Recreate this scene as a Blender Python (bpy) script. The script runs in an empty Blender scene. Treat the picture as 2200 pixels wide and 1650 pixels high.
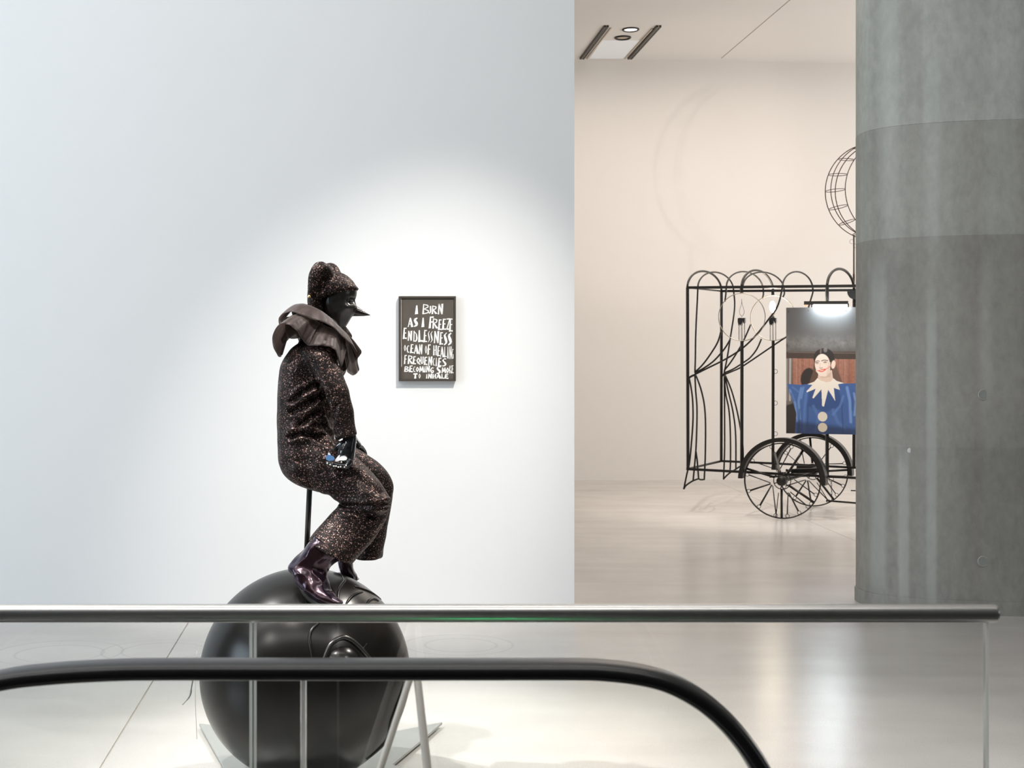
import bpy, bmesh, math, random
import numpy as np
from mathutils import Vector, Matrix, noise

random.seed(7)
C = bpy.context.scene.collection
SC = bpy.context.scene
F, XP, YP, H = 3000.0, 890.0, 815.0, 1.55      # focal length in px, principal point, eye height (m)

# ------------------------------------------------------------------ camera
cd = bpy.data.cameras.new('camera'); cam = bpy.data.objects.new('camera', cd); C.objects.link(cam)
cam.location = (0, 0, H); cam.rotation_euler = (math.pi/2, 0, 0)
cd.sensor_fit = 'HORIZONTAL'; cd.sensor_width = 36.0; cd.lens = F/2200*36.0
cd.shift_x = (1100-XP)/2200; cd.shift_y = -(825-YP)/2200
cd.clip_start = 0.05; cd.clip_end = 100
cd.dof.use_dof = True; cd.dof.focus_distance = 6.6; cd.dof.aperture_fstop = 10.0
SC.camera = cam

# ------------------------------------------------------------------ world, exposure
w = bpy.data.worlds.new('world'); SC.world = w; w.use_nodes = True
w.node_tree.nodes['Background'].inputs[0].default_value = (0.75, 0.85, 1.0, 1)
w.node_tree.nodes['Background'].inputs[1].default_value = 0.2
vs = SC.view_settings
vs.view_transform = 'Standard'; vs.look = 'None'; vs.gamma = 1.0; vs.use_curve_mapping = False
vs.exposure = 0.34

# ------------------------------------------------------------------ lights
def aim(o, target):
    d = Vector(target) - o.location
    o.rotation_euler = d.to_track_quat('-Z', 'Y').to_euler()
def area(name, loc, target, sx, sy, power, col):
    l = bpy.data.lights.new(name, 'AREA'); l.shape = 'RECTANGLE'; l.size = sx; l.size_y = sy
    l.energy = power; l.color = col
    o = bpy.data.objects.new(name, l); C.objects.link(o); o.location = loc; aim(o, target); return o
def spot(name, loc, target, power, col, ang, blend, rad):
    l = bpy.data.lights.new(name, 'SPOT'); l.energy = power; l.color = col
    l.spot_size = math.radians(ang); l.spot_blend = blend; l.shadow_soft_size = rad
    o = bpy.data.objects.new(name, l); C.objects.link(o); o.location = loc; aim(o, target); return o
WARM = (1.0, 0.90, 0.80); NEUT = (1.0, 0.95, 0.9); COOL = (0.72, 0.86, 1.0)
area('hall_strip_light', (-2.6, 0.6, 6.3), (-2.6, 1.6, 0), 11, .45, 150, (1.0, 0.97, 0.93))
area('hall_strip_light', (-2.6, 3.9, 6.3), (-2.6, 4.6, 0), 10, .35, 110, (1.0, 0.97, 0.93))
area('wall_fill', (-3.4, 6.5, 6.3), (-3.2, 9.0, 2.0), 4.5, .5, 26, (0.97, 0.985, 1.0))  # unseen fills, added to lift the white wall but not the figure
area('wall_fill', (0.2, 6.6, 6.3), (0.2, 9.1, 2.0), 2.4, .5, 13, (1.0, 0.98, 0.95))
area('hall_window_light', (-9.3, 3.0, 3.0), (0, 7.6, 1.8), 5, 3.6, 430, COOL)
area('hall_right_window_light', (12.5, 0.0, 3.6), (3.6, 9.0, 1.6), 4, 3.4, 45, (0.86, 0.95, 1.0))
spot('picture_spot', (1.9, 4.8, 6.2), (-0.10, 9.1, 1.1), 1250, (1.0, 0.94, 0.87), 29, 1.0, 0.03)
spot('figure_spot_a', (-3.6, 5.5, 6.2), (-0.10, 5.6, 0.7), 1350, (1.0, 0.97, 0.94), 34, 0.8, 0.06)
spot('figure_spot_b', (3.2, 7.4, 6.2), (-0.2, 5.6, 0.6), 1150, (1.0, 0.94, 0.87), 34, 0.8, 0.06)
spot('floor_spot_a', (-4.9, 1.2, 6.2), (-0.42, 5.35, 1.0), 200, NEUT, 26, 0.8, 0.10)
spot('floor_spot_b', (4.2, 1.5, 6.2), (-0.35, 5.35, 1.0), 420, NEUT, 26, 0.8, 0.10)
spot('figure_key_spot', (-1.5, 3.7, 6.3), (-0.35, 5.35, 1.3), 900, NEUT, 24, 0.7, 0.05)
area('gallery_ceiling_light', (4.2, 16.0, 6.3), (4.2, 16.0, 0), 7, 8, 240, WARM)
area('gallery_fill', (12.8, 16.5, 1.8), (4.0, 18.0, 6.4), 4, 2.5, 340, (1.0, 0.95, 0.91))  # unseen fill, added to brighten the gallery ceiling and walls
spot('cart_spot', (2.2, 13.0, 6.3), (4.4, 16.0, 0.6), 800, (1.0, 0.93, 0.85), 46, 0.7, 0.05)
spot('gallery_wall_wash', (7.2, 15.5, 6.3), (4.6, 21.5, 1.2), 40, (1.0, 0.90, 0.80), 60, 0.6, 0.2)
spot('moon_spot', (6.0, 12.2, 2.95), (3.5, 21.5, 5.1), 210, WARM, 34, 0.6, 0.03)

# ------------------------------------------------------------------ maths helpers
def W(x, y, d): return Vector(((x-XP)*d/F, d, H-(y-YP)*d/F))
def floor_pt(x, y):
    d = F*H/(y-YP); return Vector(((x-XP)*d/F, d, 0))
def lerp(a, b, t): return a+(b-a)*t

# ------------------------------------------------------------------ material helpers
def new_mat(name):
    m = bpy.data.materials.new(name); m.use_nodes = True
    nt = m.node_tree; return m, nt, nt.nodes, nt.links, nt.nodes['Principled BSDF']
def setp(b, **k):
    names = dict(col='Base Color', rough='Roughness', metal='Metallic', spec='Specular IOR Level', coat='Coat Weight',
                 coatr='Coat Roughness', aniso='Anisotropic', sheen='Sheen Weight', sheenr='Sheen Roughness', em='Emission Color', ems='Emission Strength', alpha='Alpha', trans='Transmission Weight')
    for a, v in k.items():
        i = b.inputs.get(names[a])
        if i is not None: i.default_value = (*v, 1) if isinstance(v, tuple) and len(v) == 3 else v
def simple(name, col, rough=.5, metal=0., var=.08, scale=20., bump=0., **k):
    """principled with a little procedural colour variation (and bump)"""
    m, nt, N, L, b = new_mat(name); setp(b, rough=rough, metal=metal, **k)
    tc = N.new('ShaderNodeTexCoord'); n = N.new('ShaderNodeTexNoise'); n.inputs['Scale'].default_value = scale; n.inputs['Detail'].default_value = 5
    L.new(tc.outputs['Object'], n.inputs['Vector'])
    mx = N.new('ShaderNodeMix'); mx.data_type = 'RGBA'
    mx.inputs['A'].default_value = (*[c*(1-var) for c in col], 1); mx.inputs['B'].default_value = (*[min(1, c*(1+var)) for c in col], 1)
    L.new(n.outputs['Fac'], mx.inputs['Factor']); L.new(mx.outputs['Result'], b.inputs['Base Color'])
    if bump:
        bp = N.new('ShaderNodeBump'); bp.inputs['Strength'].default_value = bump; bp.inputs['Distance'].default_value = .01
        L.new(n.outputs['Fac'], bp.inputs['Height']); L.new(bp.outputs['Normal'], b.inputs['Normal'])
    return m
def glow(name, col, s):
    m, nt, N, L, b = new_mat(name); setp(b, col=(0.8, 0.8, 0.8), em=col, ems=s); return m

M = {}
M['white_wall'] = simple('white_wall_paint', (0.80, 0.815, 0.82), .55, var=.012, scale=3)
M['warm_wall'] = simple('gallery_wall_paint', (0.80, 0.775, 0.75), .6, var=.012, scale=3)
M['ceiling'] = simple('ceiling_paint', (0.80, 0.78, 0.755), .7, var=.012, scale=2)
M['hall_wall'] = simple('hall_wall_concrete', (0.09, 0.085, 0.08), .7, var=.1, scale=2)
M['dark_floor'] = simple('darkened_floor', (.035, .034, .032), .6, .0, var=.15, scale=8)
M['joint'] = simple('joint_filler', (0.42, 0.39, 0.35), .8, var=.1, scale=30)

def floor_mat():
    m, nt, N, L, b = new_mat('polished_concrete')
    tc = N.new('ShaderNodeTexCoord')
    def nz(sc, det, sx=1, sy=1):
        mp = N.new('ShaderNodeMapping'); mp.inputs['Scale'].default_value = (sx, sy, 1)
        n = N.new('ShaderNodeTexNoise'); n.inputs['Scale'].default_value = sc; n.inputs['Detail'].default_value = det
        L.new(tc.outputs['Object'], mp.inputs['Vector']); L.new(mp.outputs['Vector'], n.inputs['Vector']); return n
    a = nz(1.1, 6); c = nz(2.2, 6, .25, 1.6); g = nz(160, 3)
    r1 = N.new('ShaderNodeValToRGB'); r1.color_ramp.elements[0].position = .3; r1.color_ramp.elements[1].position = .75
    r1.color_ramp.elements[0].color = (.49, .465, .44, 1); r1.color_ramp.elements[1].color = (.61, .585, .56, 1)
    L.new(a.outputs['Fac'], r1.inputs['Fac'])
    m1 = N.new('ShaderNodeMix'); m1.data_type = 'RGBA'; m1.blend_type = 'SOFT_LIGHT'; m1.inputs['Factor'].default_value = .22
    L.new(r1.outputs['Color'], m1.inputs['A']); L.new(c.outputs['Color'], m1.inputs['B'])
    bw = N.new('ShaderNodeRGBToBW'); L.new(c.outputs['Color'], bw.inputs['Color']); L.new(bw.outputs['Val'], m1.inputs['B'])
    m2 = N.new('ShaderNodeMix'); m2.data_type = 'RGBA'; m2.blend_type = 'SOFT_LIGHT'; m2.inputs['Factor'].default_value = .40
    L.new(m1.outputs['Result'], m2.inputs['A']); L.new(g.outputs['Fac'], m2.inputs['B'])
    col = m2.outputs['Result']
    # faint rings scuffed into the concrete
    geo = N.new('ShaderNodeNewGeometry')
    for (x, y, rr) in ((125, 1402, .50), (128, 1404, .34), (345, 1398, .46), (352, 1398, .33), (985, 1385, .44), (990, 1386, .29)):
        p = floor_pt(x, y)
        vm = N.new('ShaderNodeVectorMath'); vm.operation = 'DISTANCE'; vm.inputs[1].default_value = p
        L.new(geo.outputs['Position'], vm.inputs[0])
        s = N.new('ShaderNodeMath'); s.operation = 'SUBTRACT'; s.inputs[1].default_value = rr*.72
        L.new(vm.outputs['Value'], s.inputs[0])
        ab = N.new('ShaderNodeMath'); ab.operation = 'ABSOLUTE'; L.new(s.outputs[0], ab.inputs[0])
        mr = N.new('ShaderNodeMapRange'); mr.inputs['From Min'].default_value = 0; mr.inputs['From Max'].default_value = .012
        mr.inputs['To Min'].default_value = .5; mr.inputs['To Max'].default_value = 0
        L.new(ab.outputs[0], mr.inputs['Value'])
        ml = N.new('ShaderNodeMath'); ml.operation = 'MULTIPLY'; L.new(mr.outputs[0], ml.inputs[0]); L.new(a.outputs['Fac'], ml.inputs[1])
        mm = N.new('ShaderNodeMix'); mm.data_type = 'RGBA'; mm.inputs['B'].default_value = (.25, .25, .24, 1)
        L.new(ml.outputs[0], mm.inputs['Factor']); L.new(col, mm.inputs['A']); col = mm.outputs['Result']
    L.new(col, b.inputs['Base Color'])
    mr = N.new('ShaderNodeMapRange'); mr.inputs['To Min'].default_value = .19; mr.inputs['To Max'].default_value = .27
    L.new(c.outputs['Fac'], mr.inputs['Value']); L.new(mr.outputs[0], b.inputs['Roughness'])
    bp = N.new('ShaderNodeBump'); bp.inputs['Strength'].default_value = .03; bp.inputs['Distance'].default_value = .01
    L.new(g.outputs['Fac'], bp.inputs['Height']); L.new(bp.outputs['Normal'], b.inputs['Normal'])
    setp(b, spec=.5); return m
M['floor'] = floor_mat()

def concrete_mat():
    m, nt, N, L, b = new_mat('cast_concrete'); setp(b, rough=.62, spec=.35)
    tc = N.new('ShaderNodeTexCoord')
    def nz(sc, det, s=(1, 1, 1), rough=.5):
        mp = N.new('ShaderNodeMapping'); mp.inputs['Scale'].default_value = s
        n = N.new('ShaderNodeTexNoise'); n.inputs['Scale'].default_value = sc; n.inputs['Detail'].default_value = det; n.inputs['Roughness'].default_value = rough
        L.new(tc.outputs['Object'], mp.inputs['Vector']); L.new(mp.outputs['Vector'], n.inputs['Vector']); return n
    st = nz(4.2, 3, (1, 1, .02)); fine = nz(22, 9, (1, 1, .55), .62); blot = nz(1.6, 5); pit = nz(190, 2)
    rp = N.new('ShaderNodeValToRGB'); e = rp.color_ramp.elements
    e[0].position = .25; e[0].color = (.385, .37, .345, 1); e[1].position = .78; e[1].color = (.555, .57, .54, 1)
    L.new(st.outputs['Fac'], rp.inputs['Fac'])
    m1 = N.new('ShaderNodeMix'); m1.data_type = 'RGBA'; m1.blend_type = 'OVERLAY'; m1.inputs['Factor'].default_value = .30
    L.new(rp.outputs['Color'], m1.inputs['A']); L.new(fine.outputs['Fac'], m1.inputs['B'])
    m2 = N.new('ShaderNodeMix'); m2.data_type = 'RGBA'; m2.blend_type = 'OVERLAY'; m2.inputs['Factor'].default_value = .28
    L.new(m1.outputs['Result'], m2.inputs['A']); L.new(blot.outputs['Fac'], m2.inputs['B'])
    # lift joints: pours differ in tone, upper ones also painted as lit from above
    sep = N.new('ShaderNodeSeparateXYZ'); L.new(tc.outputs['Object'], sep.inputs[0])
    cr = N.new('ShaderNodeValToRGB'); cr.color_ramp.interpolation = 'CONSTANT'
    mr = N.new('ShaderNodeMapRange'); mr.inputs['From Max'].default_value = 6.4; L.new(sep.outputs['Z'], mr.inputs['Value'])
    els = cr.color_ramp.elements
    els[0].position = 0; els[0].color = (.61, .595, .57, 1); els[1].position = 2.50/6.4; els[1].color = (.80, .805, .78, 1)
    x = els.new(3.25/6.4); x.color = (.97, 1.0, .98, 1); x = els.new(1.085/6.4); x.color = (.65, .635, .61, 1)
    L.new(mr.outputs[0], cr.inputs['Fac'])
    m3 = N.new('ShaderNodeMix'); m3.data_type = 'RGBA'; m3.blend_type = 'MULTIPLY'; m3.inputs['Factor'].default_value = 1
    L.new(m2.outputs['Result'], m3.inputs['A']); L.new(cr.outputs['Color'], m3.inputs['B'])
    ccol = m3.outputs['Result']
    def mask(val, c, hw, soft):
        a = N.new('ShaderNodeMath'); a.operation = 'SUBTRACT'; L.new(val, a.inputs[0]); a.inputs[1].default_value = c
        d = N.new('ShaderNodeMath'); d.operation = 'ABSOLUTE'; L.new(a.outputs[0], d.inputs[0])
        q = N.new('ShaderNodeMapRange'); q.interpolation_type = 'SMOOTHSTEP'; L.new(d.outputs[0], q.inputs['Value'])
        q.inputs['From Min'].default_value = hw-soft; q.inputs['From Max'].default_value = hw+soft
        q.inputs['To Min'].default_value = 1; q.inputs['To Max'].default_value = 0; return q.outputs[0]
    # old formwork patches (dark) and lime streaks (pale) left on the concrete
    for (x0, x1, y0, y1, sx, sz, tone, amt) in ((1888, 1962, 840, 900, .006, .006, (.30, .285, .265), .32), (1980, 2016, 930, 982, .006, .006, (.30, .285, .265), .35), (1848, 1872, 872, 922, .01, .01, (.30, .285, .265), .3), (2128, 2196, 842, 886, .01, .01, (.30, .285, .265), .25),
                                                (1912, 1934, 560, 1300, .02, .25, (.60, .63, .60), .34), (1955, 1973, 985, 1300, .014, .12, (.60, .63, .60), .34), (2006, 2024, 640, 1300, .014, .3, (.60, .63, .60), .30), (1884, 1900, 1130, 1300, .012, .12, (.60, .63, .60), .24), (2108, 2130, 600, 860, .03, .2, (.58, .60, .57), .22),
                                                (1924, 1950, -100, 420, .03, .4, (.60, .64, .62), .25), (2010, 2030, 120, 560, .025, .3, (.60, .64, .61), .22), (1985, 2000, 140, 300, .02, .12, (.33, .32, .29), .3), (2035, 2058, 140, 290, .02, .12, (.33, .32, .29), .28), (1862, 1882, 130, 240, .015, .08, (.33, .32, .29), .3)):
        X0, X1 = (x0-XP)*9.15/F, (x1-XP)*9.15/F; Z0, Z1 = H-(y1-YP)*9.15/F, H-(y0-YP)*9.15/F
        ml = N.new('ShaderNodeMath'); ml.operation = 'MULTIPLY'
        L.new(mask(sep.outputs['X'], (X0+X1)/2, (X1-X0)/2, sx), ml.inputs[0]); L.new(mask(sep.outputs['Z'], (Z0+Z1)/2, (Z1-Z0)/2, sz), ml.inputs[1])
        m5 = N.new('ShaderNodeMath'); m5.operation = 'MULTIPLY'; L.new(ml.outputs[0], m5.inputs[0]); m5.inputs[1].default_value = amt
        mm = N.new('ShaderNodeMix'); mm.data_type = 'RGBA'; mm.inputs['B'].default_value = (*tone, 1)
        L.new(m5.outputs[0], mm.inputs['Factor']); L.new(ccol, mm.inputs['A']); ccol = mm.outputs['Result']
    L.new(ccol, b.inputs['Base Color'])
    bp = N.new('ShaderNodeBump'); bp.inputs['Strength'].default_value = .25; bp.inputs['Distance'].default_value = .004
    ad = N.new('ShaderNodeMath'); L.new(fine.outputs['Fac'], ad.inputs[0]); L.new(pit.outputs['Fac'], ad.inputs[1])
    L.new(ad.outputs[0], bp.inputs['Height']); L.new(bp.outputs['Normal'], b.inputs['Normal']); return m
M['concrete'] = concrete_mat()
M['plug'] = simple('concrete_plug', (.30, .31, .29), .7, var=.2, scale=60)
M['steel'] = simple('brushed_stainless', (.66, .65, .63), .36, 1.0, var=.04, scale=40, aniso=.5)
M['rubber'] = simple('black_handrail_rubber', (.012, .012, .013), .32, var=.2, scale=30, spec=.5)
M['iron'] = simple('black_wrought_iron', (.014, .012, .011), .38, .2, var=.3, scale=30)
M['brown_iron'] = simple('rusty_brown_iron', (.06, .03, .02), .45, .5, var=.3, scale=30)
M['chrome'] = simple('thin_bright_wire', (.40, .36, .31), .38, 1.0, var=.1, scale=20)
M['ball'] = simple('dark_bronze_lacquer', (.0045, .0038, .003), .26, 0., var=.10, scale=3, spec=.28)
M['plate'] = simple('grey_steel_plate', (.42, .43, .42), .38, .35, var=.05, scale=5)
M['mask'] = simple('black_satin_lacquer', (.012, .011, .010), .28, var=.1, scale=10, coat=.3, coatr=.15)
M['gloss'] = simple('black_glossy_lacquer', (.008, .009, .011), .10, var=.1, scale=10, coat=.6, coatr=.03)
M['gold'] = simple('brass_bell', (.85, .62, .30), .2, 1., var=.05)
M['pearl'] = simple('white_pearl', (.85, .83, .78), .2, var=.03, coat=.5)
M['wing_white'] = simple('white_enamel', (.88, .89, .92), .3, var=.02)
M['wing_blue'] = simple('blue_enamel', (.12, .27, .55), .3, var=.15, scale=200)
M['frame_wood'] = simple('dark_bronze_frame', (.075, .062, .052), .4, .3, var=.15, scale=60)
M['frame_side'] = simple('grey_shadow_gap', (.22, .22, .22), .6, var=.1)
M['print_ground'] = simple('charcoal_print', (.085, .073, .060), .5, var=.22, scale=9)
M['print_white'] = simple('white_lettering', (.86, .85, .83), .6, var=.02)
M['strap'] = simple('pale_beige_lacquer', (.62, .58, .53), .5, var=.05)
M['fixture_black'] = simple('black_track', (.02, .018, .016), .5, var=.2)
M['fixture_tan'] = simple('beige_track_lip', (.55, .47, .38), .5, var=.05)
M['panel_blue'] = glow('pale_blue_lit_panel', (.60, .72, .80), .13)

def glitter_mat():
    m, nt, N, L, b = new_mat('glitter_knit'); setp(b, rough=.5, spec=.10)
    tc = N.new('ShaderNodeTexCoord')
    v = N.new('ShaderNodeTexVoronoi'); v.inputs['Scale'].default_value = 330
    L.new(tc.outputs['Object'], v.inputs['Vector'])
    sp = N.new('ShaderNodeSeparateColor'); L.new(v.outputs['Color'], sp.inputs[0])
    rp = N.new('ShaderNodeValToRGB'); e = rp.color_ramp.elements
    e[0].position = .0; e[0].color = (.003, .0025, .0025, 1); e[1].position = 1; e[1].color = (.55, .36, .31, 1)
    x = e.new(.60); x.color = (.006, .005, .0045, 1); x = e.new(.76); x.color = (.036, .024, .022, 1); x = e.new(.93); x.color = (.115, .075, .067, 1)
    L.new(sp.outputs[0], rp.inputs['Fac']); L.new(rp.outputs['Color'], b.inputs['Base Color'])
    mt = N.new('ShaderNodeMapRange'); mt.inputs['From Min'].default_value = .60; mt.inputs['From Max'].default_value = .74; mt.inputs['To Max'].default_value = 1.0
    L.new(sp.outputs[0], mt.inputs['Value']); L.new(mt.outputs[0], b.inputs['Metallic'])
    bp = N.new('ShaderNodeBump'); bp.inputs['Strength'].default_value = .8; bp.inputs['Distance'].default_value = .004
    L.new(sp.outputs[1], bp.inputs['Height']); L.new(bp.outputs['Normal'], b.inputs['Normal']); return m
M['glitter'] = glitter_mat()

def organza_mat():
    m, nt, N, L, b = new_mat('organza'); setp(b, rough=.46, col=(.080, .058, .053), sheen=.45, sheenr=.4, spec=.28)
    tr = N.new('ShaderNodeBsdfTransparent'); tr.inputs[0].default_value = (.75, .70, .66, 1)
    tl = N.new('ShaderNodeBsdfTranslucent'); tl.inputs[0].default_value = (.11, .082, .076, 1)
    tc = N.new('ShaderNodeTexCoord'); n = N.new('ShaderNodeTexNoise'); n.inputs['Scale'].default_value = 9
    L.new(tc.outputs['Object'], n.inputs['Vector'])
    mr = N.new('ShaderNodeMapRange'); mr.inputs['To Min'].default_value = .10; mr.inputs['To Max'].default_value = .42; mr.inputs['From Min'].default_value = .3; mr.inputs['From Max'].default_value = .7
    L.new(n.outputs['Fac'], mr.inputs['Value'])
    wv = N.new('ShaderNodeTexNoise'); wv.inputs['Scale'].default_value = 34; wv.inputs['Detail'].default_value = 3
    mp = N.new('ShaderNodeMapping'); mp.inputs['Scale'].default_value = (1.6, 1.0, .45); mp.inputs['Rotation'].default_value = (0, .5, 0)
    L.new(tc.outputs['Object'], mp.inputs['Vector']); L.new(mp.outputs['Vector'], wv.inputs['Vector'])
    bp = N.new('ShaderNodeBump'); bp.inputs['Strength'].default_value = .35; bp.inputs['Distance'].default_value = .010
    L.new(wv.outputs['Fac'], bp.inputs['Height']); L.new(bp.outputs['Normal'], b.inputs['Normal'])
    ms = N.new('ShaderNodeMixShader'); ms.inputs[0].default_value = .35
    L.new(b.outputs[0], ms.inputs[1]); L.new(tl.outputs[0], ms.inputs[2])
    m2 = N.new('ShaderNodeMixShader'); L.new(mr.outputs[0], m2.inputs[0]); L.new(ms.outputs[0], m2.inputs[1]); L.new(tr.outputs[0], m2.inputs[2])
    L.new(m2.outputs[0], N['Material Output'].inputs['Surface']); return m
M['organza'] = organza_mat()

def boot_mat():
    m, nt, N, L, b = new_mat('purple_foil_leather'); setp(b, rough=.24, metal=.75, coat=.3, coatr=.1)
    lw = N.new('ShaderNodeLayerWeight'); lw.inputs[0].default_value = .35
    rp = N.new('ShaderNodeValToRGB'); e = rp.color_ramp.elements
    e[0].color = (.030, .014, .018, 1); e[1].color = (.30, .17, .16, 1); x = e.new(.5); x.color = (.030, .022, .042, 1)
    L.new(lw.outputs['Facing'], rp.inputs['Fac']); L.new(rp.outputs['Color'], b.inputs['Base Color'])
    tc = N.new('ShaderNodeTexCoord'); n = N.new('ShaderNodeTexNoise'); n.inputs['Scale'].default_value = 14; n.inputs['Detail'].default_value = 2
    L.new(tc.outputs['Object'], n.inputs['Vector'])
    bp = N.new('ShaderNodeBump'); bp.inputs['Strength'].default_value = .45; bp.inputs['Distance'].default_value = .02
    L.new(n.outputs['Fac'], bp.inputs['Height']); L.new(bp.outputs['Normal'], b.inputs['Normal']); return m
M['boot'] = boot_mat()

def glass_mat(name, tint, refl=1.0):
    m, nt, N, L, b = new_mat(name); N.remove(b)
    tr = N.new('ShaderNodeBsdfTransparent'); tr.inputs[0].default_value = (*tint, 1)
    gl = N.new('ShaderNodeBsdfGlossy'); gl.inputs['Roughness'].default_value = .01; gl.inputs[0].default_value = (1, 1, 1, 1)
    fr = N.new('ShaderNodeFresnel'); fr.inputs[0].default_value = 1.45
    ms = N.new('ShaderNodeMixShader'); L.new(fr.outputs[0], ms.inputs[0]); L.new(tr.outputs[0], ms.inputs[1]); L.new(gl.outputs[0], ms.inputs[2])
    L.new(ms.outputs[0], N['Material Output'].inputs['Surface']); return m
M['glass'] = glass_mat('clear_guard_glass', (.985, .988, .984))
M['glass_green'] = glass_mat('greenish_balustrade_glass', (.964, .974, .966))
def edge_mat():
    m, nt, N, L, b = new_mat('polished_glass_edge'); setp(b, col=(.8, .82, .79), rough=.3)
    tl = N.new('ShaderNodeBsdfTranslucent'); tl.inputs[0].default_value = (.95, .96, .93, 1)
    tr = N.new('ShaderNodeBsdfTransparent')
    a = N.new('ShaderNodeMixShader'); a.inputs[0].default_value = .6; L.new(b.outputs[0], a.inputs[1]); L.new(tl.outputs[0], a.inputs[2])
    c = N.new('ShaderNodeMixShader'); c.inputs[0].default_value = .38; L.new(a.outputs[0], c.inputs[1]); L.new(tr.outputs[0], c.inputs[2])
    L.new(c.outputs[0], N['Material Output'].inputs['Surface']); return m
M['glass_edge'] = edge_mat()
M['bulb_glow'] = glow('candle_bulb_light', (1.0, .86, .66), 130)
M['tube_glow'] = glow('tube_lamp_light', (.80, .93, 1.0), 120)
M['down_glow'] = glow('downlight_light', (1.0, .95, .88), 14)
M['orange_glow'] = glow('orange_indicator_light', (1.0, .32, .08), 1.2)
M['green_glow'] = glow('green_indicator_light', (.05, 1.0, .30), 18)

# ------------------------------------------------------------------ mesh helpers
def link(name, me, mat=None, parent=None, smooth=False, loc=None):
    o = bpy.data.objects.new(name, me); C.objects.link(o)
    if mat: me.materials.append(mat)
    if parent is not None:
        o.parent = parent
        if parent.type == 'EMPTY' or True: o.matrix_parent_inverse = Matrix.Translation(parent_origin(parent)).inverted()
    if smooth:
        for p in me.polygons: p.use_smooth = True
    return o
def parent_origin(p):
    v = Vector((0, 0, 0))
    while p is not None: v = v + Vector(p.location); p = p.parent if False else None
    return v
def thing(name, label, cat, loc, group=None):
    o = bpy.data.objects.new(name, None); C.objects.link(o); o.location = loc; o.empty_display_size = .1
    o['label'] = label; o['category'] = cat
    if group: o['group'] = group
    return o
def tag(o, label=None, cat=None, group=None, kind=None):
    if label: o['label'] = label
    if cat: o['category'] = cat
    if group: o['group'] = group
    if kind: o['kind'] = kind
    return o
class MB:
    def __init__(s): s.v = []; s.f = []
    def add(s, vs, fs):
        b = len(s.v); s.v += [tuple(x) for x in vs]; s.f += [tuple(b+i for i in f) for f in fs]; return s
    def box(s, a, b):
        x0, y0, z0 = a; x1, y1, z1 = b
        return s.add([(x0,y0,z0),(x1,y0,z0),(x1,y1,z0),(x0,y1,z0),(x0,y0,z1),(x1,y0,z1),(x1,y1,z1),(x0,y1,z1)],
                     [(0,3,2,1),(4,5,6,7),(0,1,5,4),(1,2,6,5),(2,3,7,6),(3,0,4,7)])
    def prism(s, poly, off):
        """poly: list of 3D points, extruded by vector off"""
        n = len(poly); off = Vector(off); p = [Vector(q) for q in poly]
        return s.add(p+[q+off for q in p], [tuple(range(n))[::-1], tuple(range(n, 2*n))]+[(i, (i+1) % n, n+(i+1) % n, n+i) for i in range(n)])
    def tube(s, pts, r, n=8, closed=False, square=False, up=None):
        pts = [Vector(p) for p in pts]; m = len(pts)
        rr = r if isinstance(r, (list, tuple)) else [r]*m
        tang = []
        for i in range(m):
            if closed: t = pts[(i+1) % m]-pts[i-1]
            else: t = pts[min(i+1, m-1)]-pts[max(i-1, 0)]
            tang.append(t.normalized())
        ref = Vector(up) if up else (Vector((0, 1, 0)) if abs(tang[0].y) < .9 else Vector((0, 0, 1)))
        nrm = (ref-tang[0]*ref.dot(tang[0])).normalized(); V = []
        if square: n = 4
        for i in range(m):
            nrm = (nrm-tang[i]*nrm.dot(tang[i])).normalized(); bi = tang[i].cross(nrm)
            for k in range(n):
                a = 2*math.pi*(k+(.5 if square else 0))/n; q = rr[i]*(1.414 if square else 1)
                V.append(pts[i]+nrm*math.cos(a)*q+bi*math.sin(a)*q)
        Fc = []
        for i in range(m if closed else m-1):
            j = (i+1) % m
            for k in range(n): Fc.append((i*n+k, i*n+(k+1) % n, j*n+(k+1) % n, j*n+k))
        if not closed: Fc += [tuple(range(n))[::-1], tuple(range((m-1)*n, m*n))]
        return s.add(V, Fc)
    def loft(s, st, n=20, p=2.0):
        """st: stations (centre, e1, e2); ring = centre + e1 cos + e2 sin"""
        V = []
        for c, e1, e2 in st:
            for k in range(n):
                a = 2*math.pi*k/n; ca, sa = math.cos(a), math.sin(a)
                x = math.copysign(abs(ca)**(2/p), ca); y = math.copysign(abs(sa)**(2/p), sa)
                V.append(c+e1*x+e2*y)
        m = len(st); Fc = []
        for i in range(m-1):
            for k in range(n): Fc.append((i*n+k, i*n+(k+1) % n, (i+1)*n+(k+1) % n, (i+1)*n+k))
        Fc += [tuple(range(n))[::-1], tuple(range((m-1)*n, m*n))]
        return s.add(V, Fc)
    def sphere(s, c, r, seg=12, rings=8, sc=(1, 1, 1)):
        c = Vector(c); V = [c+Vector((0, 0, r*sc[2]))]
        for i in range(1, rings):
            t = math.pi*i/rings
            for k in range(seg):
                a = 2*math.pi*k/seg; V.append(c+Vector((r*sc[0]*math.sin(t)*math.cos(a), r*sc[1]*math.sin(t)*math.sin(a), r*sc[2]*math.cos(t))))
        V.append(c-Vector((0, 0, r*sc[2]))); Fc = [(0, 1+k, 1+(k+1) % seg) for k in range(seg)]
        for i in range(rings-2):
            for k in range(seg): Fc.append((1+i*seg+k, 1+(i+1)*seg+k, 1+(i+1)*seg+(k+1) % seg, 1+i*seg+(k+1) % seg))
        e = len(V)-1; b = 1+(rings-2)*seg
        Fc += [(e, b+(k+1) % seg, b+k) for k in range(seg)]
        return s.add(V, Fc)
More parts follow.
